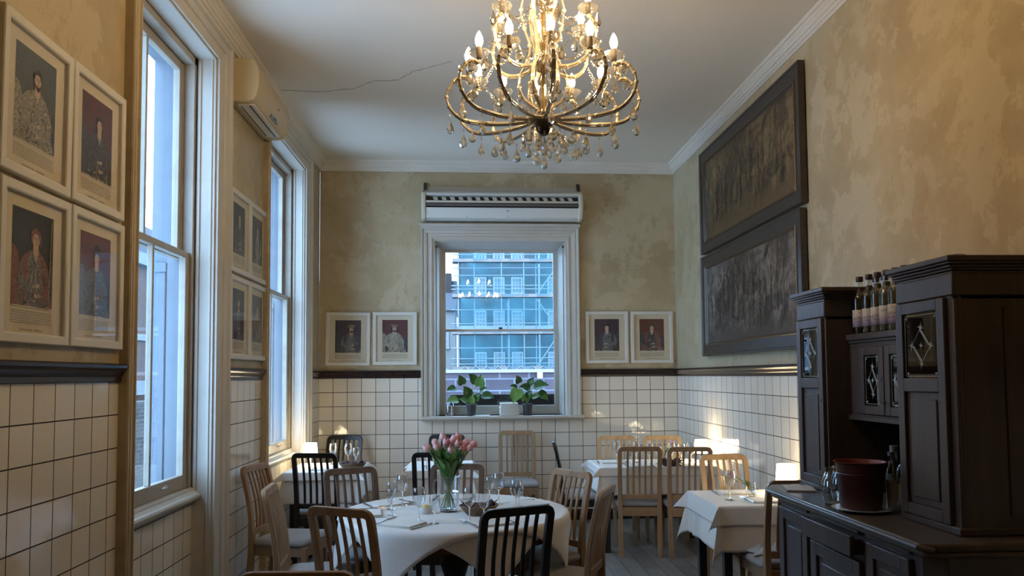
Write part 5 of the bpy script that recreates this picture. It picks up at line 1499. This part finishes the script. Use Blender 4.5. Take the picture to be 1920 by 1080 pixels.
PC = {'dark': engraved('print_dark_robe', (0.06, 0.056, 0.06), 0.8), 'lace': engraved('print_grey_brocade', (0.26, 0.24, 0.19), 0.85), 'rose': engraved('print_rose_cloak', (0.20, 0.08, 0.07), 0.6),
      'gold': engraved('print_gold_mantle', (0.20, 0.15, 0.075), 0.6), 'steel': engraved('print_steel_armour', (0.15, 0.15, 0.16), 0.85), 'cream': engraved('print_cream_linen', (0.34, 0.30, 0.23), 0.5)}
def closed_curve(P, n=5):
    out = []; m = len(P)
    for i in range(m):
        a, b_, c, d = [Vector((*P[(i+k-1) % m], 0)) for k in range(4)]
        for k in range(n):
            t_ = k/n; q = 0.5*((2*b_)+(c-a)*t_+(2*a-5*b_+4*c-d)*t_*t_+(3*b_-a-3*c+d)*t_**3); out.append((q.x, q.y))
    return out
def ell(cx, cy, rx, ry, n=18, rot=0): return [(cx+rx*math.cos(a)*math.cos(rot)-ry*math.sin(a)*math.sin(rot), cy+rx*math.cos(a)*math.sin(rot)+ry*math.sin(a)*math.cos(rot)) for a in [2*PI*k/n for k in range(n)]]
def portrait(loc, rz, label, bgk, robe, cloak, head, hat, seed, grp, side=1, beard=False, hair='short', tilt=0.0):
    g = random.Random(seed)
    w_, h = 0.476, 0.576
    t = thing('picture_frame', label, 'picture', loc, rz, grp); t.rotation_euler = (0, tilt, rz)
    M = MB()
    prof = [(0, -0.004), (0, -0.020), (0.003, -0.024), (0.008, -0.026), (0.034, -0.026), (0.038, -0.022), (0.038, -0.0)]
    M.frame(-w_/2+0.038, w_/2-0.038, -h/2+0.038, h/2-0.038, prof, lambda u, v, p: (u, p, v)); M.build('frame', FRAMEW, t, smooth=20)
    M = MB(); a, b_ = w_/2-0.036, h/2-0.036
    M.box(-a, a, -0.006, -0.002, -b_, b_); M.build('backing_mount', PAPER, t, smooth=0)
    # the print sheet with its picture and text
    W = 0.275; H = 0.358; x0_ = -W/2; ztop = h/2-0.085; zb = ztop-H
    M = MB(); lay = [0.0064]
    mats = [PAPER, PB[bgk], PC[robe], PC[cloak], SKIN, HAIRD, PC['cream'], INK, PC['gold'], PC['dark']]
    def poly(P, mi, clip=True):
        lay[0] += 0.00003
        Q = []
        for (u, v) in P:
            if clip: u = max(-0.5, min(0.5, u)); v = max(0, min(H/W, v))
            Q.append((u*W*side, -lay[0], zb+v*W))
        if side < 0: Q.reverse()
        M.add(Q, [tuple(range(len(Q)))], mi)
    hx, hy, hr = head; hr *= 1.28; hy -= 0.05
    poly([(-0.5, 0), (0.5, 0), (0.5, 1.302), (-0.5, 1.302)], 1)
    # dim furniture and hangings behind the sitter
    poly(closed_curve([(-0.5, 0.75), (-0.36, 0.70), (-0.30, 0.40), (-0.34, 0.0), (-0.5, 0.0)]), g.choice((3, 9)))
    poly(closed_curve([(0.5, 0.60), (0.38, 0.52), (0.33, 0.25), (0.40, 0.0), (0.5, 0.0)]), 9)
    if hair == 'long': poly(closed_curve([(hx-hr*1.15, hy-hr*1.9), (hx-hr*1.2, hy), (hx-hr*0.8, hy+hr*1.2), (hx+hr*0.6, hy+hr*1.2), (hx+hr*1.1, hy), (hx+hr*1.25, hy-hr*2.0), (hx+hr*0.4, hy-hr*1.5)]), 5)
    sh = hy-hr*1.55
    poly(closed_curve([(hx-0.36, 0.0), (hx-0.40, 0.30), (hx-0.37, sh-0.20), (hx-0.25, sh-0.06), (hx-0.08, sh+0.02), (hx+0.08, sh+0.02), (hx+0.23, sh-0.07), (hx+0.33, sh-0.24), (hx+0.36, 0.28), (hx+0.40, 0.0)]), 3)
    poly(closed_curve([(hx-0.15, 0.0), (hx-0.17, 0.30), (hx-0.16, sh-0.10), (hx-0.02, sh+0.01), (hx+0.12, sh-0.10), (hx+0.15, 0.30), (hx+0.19, 0.0)]), 2)
    def stroke(P, w0, mi):
        Q = []; B = []
        for q, (u, v) in enumerate(P):
            a = P[max(q-1, 0)]; b2 = P[min(q+1, len(P)-1)]; dx, dy = b2[0]-a[0], b2[1]-a[1]; l = math.hypot(dx, dy) or 1; ww = w0*math.sin(PI*(q+0.5)/len(P))
            Q.append((u-dy/l*ww, v+dx/l*ww)); B.append((u+dy/l*ww, v-dx/l*ww))
        poly(Q+B[::-1], mi)
    for k in range(34):       # folds of the clothes, dark and light
        side_ = g.choice((-1, 1)); u = hx+side_*g.uniform(0.02, 0.34); v = sh-0.10-abs(u-hx)*0.6; ln_ = g.uniform(0.12, 0.42); c_ = g.uniform(-0.06, 0.06)
        v -= g.uniform(0, 0.35)
        if v-ln_ < 0.0: ln_ = max(0.05, v)
        stroke([(u+side_*0.05*t_+c_*math.sin(PI*t_), v-ln_*t_) for t_ in (0, .2, .4, .6, .8, 1)], g.uniform(0.004, 0.014), g.choice((9, 9, 2, 3, 6, 8, 5)))
    # arms: shoulder, elbow, hand
    stroke([(hx-0.30, sh-0.14), (hx-0.35, sh-0.32), (hx-0.34, 0.36), (hx-0.24, 0.28), (hx-0.10, 0.28), (hx+0.02, 0.31)], 0.062, 2)
    stroke([(hx+0.28, sh-0.16), (hx+0.34, sh-0.34), (hx+0.32, 0.30), (hx+0.24, 0.20), (hx+0.14, 0.17), (hx+0.08, 0.17)], 0.058, 3)
    stroke([(hx-0.06, 0.285), (hx-0.02, 0.30), (hx+0.02, 0.305)], 0.03, 6); poly(ell(hx+0.065, 0.31, 0.050, 0.030, rot=0.3), 4)
    stroke([(hx+0.14, 0.18), (hx+0.10, 0.175), (hx+0.07, 0.17)], 0.03, 6); poly(ell(hx+0.03, 0.165, 0.045, 0.028, rot=-0.4), 4)
    for k in range(24):   # small light dabs: buttons, lace and brocade
        u, v = hx+g.gauss(0, 0.10), g.uniform(0.06, sh-0.08); poly(ell(u, v, g.uniform(0.004, 0.011), g.uniform(0.006, 0.020), 7, g.uniform(-1, 1)), g.choice((6, 2, 8, 9, 9, 3)))
    for k in range(9): poly(ell(hx+g.uniform(-0.42, 0.42), g.uniform(0.01, 0.12), g.uniform(0.02, 0.07), g.uniform(0.006, 0.02), 8, g.uniform(-.6, .6)), g.choice((6, 9, 8, 3)))
    poly(closed_curve([(hx-hr*0.5, hy-hr*0.6), (hx-hr*0.55, hy-hr*1.9), (hx+hr*0.5, hy-hr*1.9), (hx+hr*0.5, hy-hr*0.6)]), 4)
    if cloak != 'steel': poly(closed_curve([(hx-hr*1.1, hy-hr*1.5), (hx, hy-hr*2.1), (hx+hr*1.0, hy-hr*1.5), (hx+hr*0.5, hy-hr*1.9), (hx, hy-hr*3.0), (hx-hr*0.6, hy-hr*1.9)]), 6)
    poly(ell(hx, hy, hr*0.78, hr*1.08), 4)
    # brow, eyes, nose shade, mouth
    for e in (-1, 1):
        poly(ell(hx+hr*0.08+e*hr*0.30, hy+hr*0.08, hr*0.14, hr*0.06, 8), 5); poly(ell(hx+hr*0.08+e*hr*0.30, hy+hr*0.27, hr*0.20, hr*0.045, 8, -0.1*e), 5)
    poly([(hx+hr*0.06, hy+hr*0.1), (hx+hr*0.22, hy-hr*0.30), (hx+hr*0.02, hy-hr*0.30)], 8); poly(ell(hx+hr*0.08, hy-hr*0.52, hr*0.20, hr*0.055, 8), 5)
    if beard: poly(closed_curve([(hx-hr*0.72, hy-hr*0.25), (hx-hr*0.45, hy-hr*0.62), (hx+hr*0.08, hy-hr*0.72), (hx+hr*0.50, hy-hr*0.60), (hx+hr*0.74, hy-hr*0.25), (hx+hr*0.52, hy-hr*1.05), (hx+hr*0.08, hy-hr*1.40), (hx-hr*0.42, hy-hr*1.05)]), 5)
    if hair == 'short' or hair == 'long': poly(closed_curve([(hx-hr*0.85, hy-hr*0.1), (hx-hr*0.9, hy+hr*0.7), (hx-hr*0.3, hy+hr*1.3), (hx+hr*0.5, hy+hr*1.3), (hx+hr*0.9, hy+hr*0.6), (hx+hr*0.75, hy+hr*0.1), (hx+hr*0.4, hy+hr*0.65), (hx-hr*0.4, hy+hr*0.7)]), 5)
    if hat == 'crown':
        poly(closed_curve([(hx-hr*0.95, hy+hr*0.6), (hx-hr*1.15, hy+hr*1.7), (hx-hr*0.3, hy+hr*1.45), (hx+hr*0.1, hy+hr*2.0), (hx+hr*0.5, hy+hr*1.45), (hx+hr*1.25, hy+hr*1.7), (hx+hr*0.95, hy+hr*0.6)], 3), 8)
        for e in (-0.7, -0.2, 0.3, 0.75): poly(ell(hx+hr*e, hy+hr*0.95, hr*0.13, hr*0.16, 8), 6)
    elif hat == 'cap': poly(closed_curve([(hx-hr*1.0, hy+hr*0.4), (hx-hr*1.15, hy+hr*1.1), (hx-hr*0.2, hy+hr*1.5), (hx+hr*0.9, hy+hr*1.25), (hx+hr*1.0, hy+hr*0.45), (hx, hy+hr*0.75)]), 9)
    elif hat == 'helmet':
        poly(closed_curve([(hx-hr*0.95, hy-hr*0.2), (hx-hr*1.05, hy+hr*0.9), (hx, hy+hr*1.5), (hx+hr*1.0, hy+hr*0.9), (hx+hr*0.95, hy+hr*0.2), (hx+hr*0.4, hy+hr*0.5), (hx-hr*0.5, hy+hr*0.5)]), 9)
        for k in range(7): poly(ell(hx-hr*0.3+0.02*k, hy+hr*1.7+0.012*k-0.004*k*k, 0.028, 0.05, 9, -0.5+0.25*k), 5, False)
    elif hat == 'scarf': poly(closed_curve([(hx-hr*1.0, hy-hr*0.8), (hx-hr*1.1, hy+hr*0.8), (hx-hr*0.1, hy+hr*1.45), (hx+hr*1.0, hy+hr*0.8), (hx+hr*1.15, hy-hr*0.8), (hx+hr*0.75, hy-hr*0.2), (hx+hr*0.6, hy+hr*0.65), (hx-hr*0.6, hy+hr*0.65), (hx-hr*0.75, hy-hr*0.2)]), 3)
    if hat == 'scarf': poly([(hx+0.33, 0.1), (hx+0.345, 0.1), (hx+0.40, 1.25), (hx+0.385, 1.25)], 6)
    # ragged lower edge of the picture, then lines of print and a spaced title
    poly([(-0.5, 0)]+[(-0.5+k/14, 0.012+0.012*g.random()) for k in range(15)]+[(0.5, 0)], 0)
    def word(u0_, u1_, z, hh): M.add([(u0_, -0.0066, z), (u1_, -0.0066, z), (u1_, -0.0066, z+hh), (u0_, -0.0066, z+hh)], [(0, 1, 2, 3)], 7)
    for ln in range(7):
        u = x0_; z = zb-0.016-ln*0.0072
        while u < -x0_-0.01:
            l = g.uniform(0.006, 0.02); word(u, min(u+l, -x0_), z, 0.0026); u += l+0.0028
    u = -0.075
    for k in range(17):
        if k != 9: word(u, u+0.0042, zb-0.086, 0.0065); word(u+0.001, u+0.0052, zb-0.0835, 0.0014)
        u += 0.009
    M.build('print', mats, t, smooth=0)
    M = MB(); M.quad((-a, -0.0165, -b_), (a, -0.0165, -b_), (a, -0.0165, b_), (-a, -0.0165, b_)); M.build('picture_glass', PICG, t, smooth=0)
    return t
LX = XL+0.002; GA = 'framed prints on the near left wall'; GB2 = 'framed prints between the left windows'; GC = 'framed prints on the back wall'
portrait((LX, 2.974, 2.588), PI/2, 'framed print of a bearded man in brocade, top left on the near left wall', 'teal', 'lace', 'lace', (0.02, 0.98, 0.085), None, 1, GA, 1, True, 'short', R(0.8))
portrait((LX, 3.460, 2.587), PI/2, 'framed print of a long haired man, top right on the near left wall', 'red', 'dark', 'dark', (0.05, 0.94, 0.080), None, 2, GA, 1, False, 'long')
portrait((LX, 2.982, 1.990), PI/2, 'framed print of a figure with spear, bottom left on the near left wall', 'black', 'steel', 'rose', (0.05, 0.98, 0.085), 'scarf', 3, GA, 1, False, 'short')
portrait((LX, 3.468, 1.992), PI/2, 'framed print of a plumed helmet figure, bottom right on the near left wall', 'rust', 'steel', 'steel', (0.02, 0.98, 0.08), 'helmet', 4, GA, 1, False, '')
portrait((LX, 5.565, 2.585), PI/2, 'framed print top left of the four between the left windows', 'black', 'dark', 'dark', (0.02, 1.0, 0.08), None, 5, GB2, 1, False, 'short')
portrait((LX, 6.037, 2.585), PI/2, 'framed print top right of the four between the left windows', 'plum', 'lace', 'dark', (0.0, 1.0, 0.08), 'cap', 6, GB2, -1, False, 'short')
portrait((LX, 5.569, 1.988), PI/2, 'framed print bottom left of the four between the left windows', 'black', 'steel', 'dark', (0.0, 0.98, 0.08), 'cap', 7, GB2, 1, True, 'short')
portrait((LX, 6.044, 1.990), PI/2, 'framed print bottom right of the four between the left windows', 'teal', 'lace', 'lace', (0.0, 0.98, 0.08), 'helmet', 8, GB2, 1, False, '')
portrait(back(-1.318, 0.002, 1.984), ALPHA, 'framed print of a crowned profile figure, leftmost on the back wall', 'plum', 'steel', 'dark', (0.12, 1.0, 0.085), 'crown', 9, GC, 1, True, 'short', R(0.6))
portrait(back(-0.814, 0.002, 1.987), ALPHA, 'framed print of a crowned king in pale ermine, just left of the back window', 'red', 'cream', 'lace', (-0.02, 1.0, 0.082), 'crown', 10, GC, 1, True, 'long')
portrait(back(1.514, 0.002, 1.990), ALPHA, 'framed print of an armoured man with grey sleeve, just right of the back window', 'plum', 'steel', 'dark', (0.0, 1.0, 0.08), None, 11, GC, -1, False, 'short')
portrait(back(2.020, 0.002, 1.989), ALPHA, 'framed print of a red sleeved man with a chain, rightmost on the back wall', 'rust', 'dark', 'rose', (0.0, 1.0, 0.08), 'cap', 12, GC, 1, False, 'short')

# ------------------------------------------------------------------ the two large dark paintings on the right wall
def canvas_mat(name, lo_, mid_, hi_, glow):
    m, nt, b = newmat(name)
    tc = N(nt, 'ShaderNodeTexCoord'); v = tc.outputs['Object']
    st = noise(nt, v, 3.0, 9, 0.72, 1.4, (1, 5.5, 1.2)); fine = noise(nt, v, 22, 9, 0.75, 1.0, (1, 1, 0.7))
    sp = N(nt, 'ShaderNodeSeparateXYZ'); L(nt, v, sp.inputs[0])
    ad = N(nt, 'ShaderNodeMath', operation='MULTIPLY_ADD'); L(nt, fine.outputs['Fac'], ad.inputs[0]); ad.inputs[1].default_value = 0.45
    m2 = N(nt, 'ShaderNodeMath', operation='MULTIPLY'); L(nt, st.outputs['Fac'], m2.inputs[0]); m2.inputs[1].default_value = 0.62; L(nt, m2.outputs[0], ad.inputs[2])
    r = ramp(nt, [(0.42, lo_), (0.52, mid_), (0.63, hi_)]); L(nt, ad.outputs[0], r.inputs['Fac'])
    band = N(nt, 'ShaderNodeMapRange'); band.interpolation_type = 'SMOOTHSTEP'; band.inputs['From Min'].default_value = -0.15; band.inputs['From Max'].default_value = -0.38; L(nt, sp.outputs['Z'], band.inputs['Value'])
    L(nt, mixc(nt, band.outputs['Result'], r.outputs['Color'], glow), b.inputs['Base Color'])
    b.inputs['Roughness'].default_value = 0.32
    bump(nt, b, ad.outputs[0], 1.0, 0.04)
    return m
CV1 = canvas_mat('warm_brown_impasto', (0.024, 0.015, 0.008), (0.11, 0.070, 0.030), (0.32, 0.22, 0.10), (0.17, 0.10, 0.04))
CV2 = canvas_mat('brown_impasto_grey_sheen', (0.022, 0.017, 0.015), (0.095, 0.072, 0.058), (0.36, 0.31, 0.27), (0.10, 0.075, 0.055))  # same browns as the upper canvas, window sheen put into the greyer tones
PFR = wood_mat('dark_painting_frame', (0.028, 0.021, 0.018), (0.048, 0.036, 0.030), 0.35, 1, 1); FIL = mat('bronze_fillet', (0.13, 0.085, 0.04), 0.35, 0.5)
FIG1 = engraved('painted_figure_ochre', (0.13, 0.085, 0.045), 0.7); FIG2 = engraved('painted_figure_dark', (0.022, 0.016, 0.013), 0.6)
FIGD = canvas_mat('thick_figure_paint', (0.012, 0.009, 0.008), (0.042, 0.028, 0.018), (0.22, 0.16, 0.09), (0.05, 0.032, 0.02))
def painting(ya, yb, za, zb, cv, label, seed, tilt=0):
    w_, h = yb-ya, zb-za; t = thing('painting', label, 'painting', (XR-0.012, (ya+yb)/2, (za+zb)/2), -PI/2, 'large dark paintings'); g = random.Random(seed)
    M = MB(); M.frame(-w_/2+0.125, w_/2-0.125, -h/2+0.125, h/2-0.125, [(0, 0), (0, -0.020), (0.012, -0.030), (0.105, -0.034), (0.112, -0.044), (0.125, -0.044), (0.125, 0)], lambda u, v, p: (u, p, v)); M.build('frame', PFR, t, smooth=20)
    M = MB(); M.frame(-w_/2+0.113, w_/2-0.113, -h/2+0.113, h/2-0.113, [(0, -0.01), (0, -0.034), (0.008, -0.040), (0.014, -0.034), (0.014, -0.01)], lambda u, v, p: (u, p, v)); M.build('fillet', FIL, t, smooth=20)
    M = MB(); a, b_ = w_/2-0.112, h/2-0.112; M.box(-a, a, -0.020, -0.004, -b_, b_)
    cvo = M.build('canvas', cv, t, smooth=0)
    # a rank of thin standing figures in thick paint
    M = MB()
    for k in range(30):
        u = -a*0.88+2*a*0.86*k/29+g.uniform(-0.02, 0.02); z0_ = g.uniform(-0.26, -0.10)-0.05*abs(u); hh = g.uniform(0.30, 0.46); ww = g.uniform(0.010, 0.022)
        P = closed_curve([(u-ww, z0_), (u-ww*0.9, z0_+hh*0.45), (u-ww*1.5, z0_+hh*0.72), (u-ww*0.4, z0_+hh*0.86), (u-ww*0.3, z0_+hh), (u+ww*0.4, z0_+hh*0.98), (u+ww*0.5, z0_+hh*0.85), (u+ww*1.3, z0_+hh*0.7), (u+ww*0.8, z0_+hh*0.4), (u+ww*0.6, z0_-0.03)], 4)
        mi = k % 2; y_ = -0.0212-0.0004*mi
        M.add([(p[0], y_, p[1]) for p in P], [tuple(range(len(P)))], mi)
    M.build('painted_figures', [FIGD, cv], t, smooth=0)
    return t
painting(5.135, 7.46, 2.728, 3.712, CV1, 'large warm brown painting of standing figures, upper of the two on the right wall', 1)
painting(5.165, 7.47, 1.745, 2.700, CV2, 'large brown painting of standing figures with a silvery sheen painted in, lower of the two beside the dresser', 2)

# ------------------------------------------------------------------ air conditioners
t = thing('air_conditioner', 'yellowed wall air conditioner high between the left windows', 'air conditioner', (XL, 5.70, 3.585))
P = [(0.0, -0.135), (0.06, -0.150), (0.135, -0.150), (0.172, -0.135), (0.195, -0.100), (0.208, -0.04), (0.210, 0.03), (0.203, 0.085), (0.185, 0.125), (0.160, 0.142), (0.0, 0.145)]
M = MB(); M.extrude(P, 'y', -0.40, 0.44); M.build('housing', ACY, t, bevel=0.006, seg=3, smooth=50)
M = MB()
Pc = [(x*1.012 if x > 0 else x, z*1.02) for x, z in P]
M.extrude(Pc, 'y', -0.425, -0.385); M.build('end_cap', ACY, t, bevel=0.008, seg=3, smooth=50)
M = MB(); M.extrude(Pc, 'y', 0.425, 0.465); M.build('end_cap', ACY, t, bevel=0.008, seg=3, smooth=50)
M = MB(); M.box(0.055, 0.165, -0.36, 0.36, -0.156, -0.146); M.build('air_flap', ACW, t, bevel=0.003)
M = MB(); M.box(0.066, 0.074, -0.33, 0.33, -0.1575, -0.150); M.box(0.128, 0.138, -0.35, 0.35, -0.1578, -0.150); M.build('air_slot', BLACKP, t)
M = MB(); M.box(0.178, 0.199, -0.02, 0.17, -0.122, -0.098); M.build('display_strip', mat('grey_display', (0.20, 0.22, 0.24), 0.3), t, bevel=0.002)
M = MB(); M.box(0.186, 0.2015, 0.04, 0.11, -0.116, -0.104); M.build('display', BLACKP, t)
M = MB(); M.box(0.2095, 0.2115, 0.125, 0.145, -0.020, -0.012); M.box(0.2095, 0.2115, 0.130, 0.140, -0.030, -0.020); M.build('badge', BLACKP, t)
M = MB(); M.box(0.010, 0.050, -0.430, -0.424, -0.125, -0.07)
for k in range(6): M.box(0.014, 0.046, -0.433, -0.430, -0.120+k*0.008, -0.117+k*0.008, 1)
M.build('side_vent', [ACY, BLACKP], t)

t = thing('air_conditioner', 'wide white air conditioner above the back window', 'air conditioner', (0, 0, 0))
def pb(pts, u0, u1, M, mi=0):
    n = len(pts); V = [back(u0, a, z) for a, z in pts]+[back(u1, a, z) for a, z in pts]
    M.add(V, [tuple(range(n))[::-1], tuple(range(n, 2*n))]+[(i, (i+1) % n, n+(i+1) % n, n+i) for i in range(n)], mi)
M = MB(); pb([(0, 3.285), (0.09, 3.262), (0.17, 3.285), (0.222, 3.385), (0.155, 3.40), (0.155, 3.515), (0.225, 3.52), (0.215, 3.545), (0.06, 3.60), (0, 3.60)], -0.49, 1.205, M); M.build('housing', ACW, t, bevel=0.003)
M = MB(); pb([(0, 3.60), (0.03, 3.60), (0.03, 3.650), (0, 3.650)], -0.485, 1.21, M); M.build('back_plate', mat('grey_back_plate', (0.40, 0.38, 0.33), 0.5), t)
M = MB(); pb([(0.150, 3.402), (0.160, 3.402), (0.160, 3.514), (0.150, 3.514)], -0.47, 1.185, M); M.build('inner_grille', BLACKP, t)
for k in range(17):
    M = MB(); u = -0.40+k*0.0915; V = [back(u, 0.165, 3.47), back(u+0.055, 0.165, 3.46), back(u+0.055, 0.200, 3.50), back(u, 0.200, 3.512), back(u+0.01, 0.165, 3.512), back(u+0.05, 0.165, 3.508)]
    M.add([back(u, 0.170, 3.510), back(u+0.05, 0.170, 3.510), back(u+0.062, 0.200, 3.468), back(u+0.018, 0.200, 3.468)], [(0, 1, 2, 3)]); M.build('air_vane', ACW, t, smooth=0, solid=0.002)
M = MB(); pb([(0.195, 3.440), (0.228, 3.436), (0.230, 3.460), (0.197, 3.464)], -0.47, 1.185, M); M.build('flap', mat('cream_flap', (0.52, 0.48, 0.38), 0.4), t, bevel=0.003)
M = MB(); pb([(0.200, 3.402), (0.226, 3.400), (0.226, 3.428), (0.200, 3.428)], -0.47, 1.185, M); M.build('lower_flap', mat('brown_grey_flap', (0.10, 0.09, 0.085), 0.4), t)
for (a, b_) in ((-0.520, -0.470), (1.185, 1.235)):
    M = MB(); pb([(0, 3.275), (0.09, 3.255), (0.175, 3.270), (0.218, 3.340), (0.238, 3.400), (0.240, 3.52), (0.222, 3.55), (0.06, 3.605), (0, 3.605)], a, b_, M); M.build('end_cap', mat('cream_end_cap', (0.56, 0.52, 0.40), 0.4), t, bevel=0.014, seg=3)
M = MB()
for u in (-0.03, 0.42): M.add([back(u, 0.2222, 3.40), back(u+0.003, 0.2222, 3.40), back(u+0.003, 0.172, 3.285), back(u, 0.172, 3.285)], [(0, 1, 2, 3)])
pb([(0.199, 3.345), (0.206, 3.345), (0.216, 3.362), (0.209, 3.362)], 0.30, 0.54, M, 1); pb([(0.203, 3.350), (0.210, 3.350), (0.214, 3.358), (0.207, 3.358)], 0.40, 0.42, M)
M.build('control_strip', [BLACKP, ACW], t)
for u in (-0.50, 1.19):
    M = MB(); pb([(0, 3.62), (0.05, 3.62), (0.05, 3.655), (0.02, 3.70), (0, 3.705)], u, u+0.035, M); M.build('bracket', IRON, t)

# ------------------------------------------------------------------ things on the back window sill
POT = mat('charcoal_pot', (0.045, 0.045, 0.05), 0.5); PLEAF = wood_mat('glossy_leaf', (0.02, 0.07, 0.015), (0.06, 0.16, 0.03), 0.28, 1.5); PLEAF2 = wood_mat('pale_leaf', (0.10, 0.22, 0.05), (0.17, 0.33, 0.08), 0.32, 1.5)
def heart_leaf(M, base, tipdir, size, up, mi=0):
    d = Vector(tipdir).normalized(); n = Vector(up).normalized(); s = d.cross(n).normalized(); n = s.cross(d).normalized()
    rows = [(0, 0.0, 0), (-0.12, 0.30, 0.02), (0.10, 0.46, 0.05), (0.35, 0.46, 0.07), (0.62, 0.32, 0.05), (0.85, 0.13, 0.0), (1.0, 0.0, -0.06)]
    V = []; F = []
    B = Vector(base)
    for (a, w_, c) in rows:
        for q in (-1, -0.5, 0, 0.5, 1):
            V.append(tuple(B+d*a*size+s*w_*q*size+n*(c*size+0.10*size*abs(q)*(w_ > 0)-0.02*size)))
    V = V
    for j in range(len(rows)-1):
        for i in range(4): F.append((j*5+i, j*5+i+1, (j+1)*5+i+1, (j+1)*5+i))
    M.add(V, F, mi)
def pot_plant(u, w_, label, leaves, seed):
    p = back(u, w_, 1.141); t = thing('potted_plant', label, 'plant', p, 0, 'potted plants on the back sill'); g = random.Random(seed)
    M = MB(); M.lathe([(0.0001, 0.001), (0.040, 0.001), (0.043, 0.008), (0.053, 0.105), (0.058, 0.107), (0.058, 0.125), (0.053, 0.126), (0.050, 0.110), (0.0001, 0.108)], 28); M.build('pot', POT, t)
    M = MB(); M.lathe([(0.0001, 0.114), (0.030, 0.116), (0.051, 0.112)], 16); M.build('soil', mat('pot_soil', (0.03, 0.022, 0.015), 0.9), t)
    for (dx, dy, dz, tx, tz, sz, pale) in leaves:
        M = MB(); B = (g.uniform(-.012, .012), g.uniform(-.012, .012), 0.115); T = Vector((dx, dy, dz))
        M.tube(spline([B, (dx*0.25, dy*0.25, 0.115+(dz-0.115)*0.6), (dx*0.8, dy*0.8, dz+0.01), tuple(T)], 4), 0.0028, 6, 0)
        heart_leaf(M, T, (tx, -0.35, tz), sz, (0.2*tx, -1.0, 0.75), 1 if pale else 2)
        M.build('leaf', [STEM, PLEAF2, PLEAF], t, smooth=60)
    return t
pot_plant(0.012, 0.00, 'potted plant with arrow shaped leaves at the left of the back window sill',
    [(-0.18, 0.02, 0.30, -1, -0.25, 0.10, 0), (-0.10, 0.0, 0.35, -0.3, 0.9, 0.11, 0), (0.04, 0.02, 0.37, -0.6, 0.8, 0.12, 0), (0.09, 0, 0.33, 0.15, 0.9, 0.13, 1), (0.13, -0.02, 0.22, 0.9, -0.2, 0.13, 0),
     (-0.03, -0.05, 0.22, -0.4, 0.8, 0.13, 0), (-0.16, -0.02, 0.17, -1, -0.05, 0.12, 1), (-0.06, -0.04, 0.16, -0.9, 0.35, 0.08, 1), (0.05, -0.05, 0.18, 0.5, 0.7, 0.09, 0), (0.10, 0.03, 0.28, 0.9, 0.3, 0.08, 0), (0.0, -0.05, 0.15, 0.1, 0.8, 0.09, 1)], 1)
pot_plant(0.624, 0.00, 'potted plant with round dark leaves at the right of the back window sill',
    [(-0.09, 0.0, 0.36, -0.3, 0.8, 0.09, 0), (-0.10, -0.04, 0.27, -0.4, -0.9, 0.16, 1), (0.02, 0.0, 0.29, -0.9, 0.2, 0.12, 0), (0.09, -0.02, 0.31, 1, 0.15, 0.15, 0), (0.13, -0.02, 0.24, 0.7, -0.6, 0.13, 0),
     (0.0, -0.05, 0.20, 0.4, 0.6, 0.09, 0), (0.06, -0.05, 0.20, 0.8, 0.1, 0.08, 1), (-0.04, -0.04, 0.17, -0.6, 0.6, 0.08, 1), (0.03, 0.03, 0.34, 0.5, 0.8, 0.09, 0), (-0.12, 0.0, 0.30, -0.9, 0.3, 0.08, 0)], 2)
for k in range(9):
    q = back(0.425+0.003*math.sin(k*2.1), -0.01, 1.1415+k*0.0152); napkin(q[0], q[1], q[2], 1+1.2*math.sin(k*1.7), 0.205-0.012*(k > 5), 0.15, ('topmost','second','third','fourth','fifth','sixth','seventh','eighth','bottom')[8-k]+' folded napkin of the stack on the back window sill, counted from the top', 'napkin stack on the back sill', 0.0145)
q = back(0.12, 0.03, 1.141); napkin(q[0], q[1], q[2], 2, 0.19, 0.10, 'single flat napkin on the back window sill between the left pot and the stack', 'napkins on the back sill', 0.006)
p = back(-0.225, 0.01, 1.141)
t = thing('glass_jar', 'clear glass jar at the left end of the back window sill', 'jar', p)
M = MB(); M.lathe([(0.0001, 0.002), (0.046, 0.002), (0.050, 0.010), (0.050, 0.120), (0.040, 0.145), (0.036, 0.150), (0.038, 0.172)], 28); M.build('jar', WINEG, t, smooth=50)
M = MB(); M.lathe([(0.0365, 0.170), (0.0395, 0.174), (0.0375, 0.1745)], 28); M.build('rim', RIMG, t)
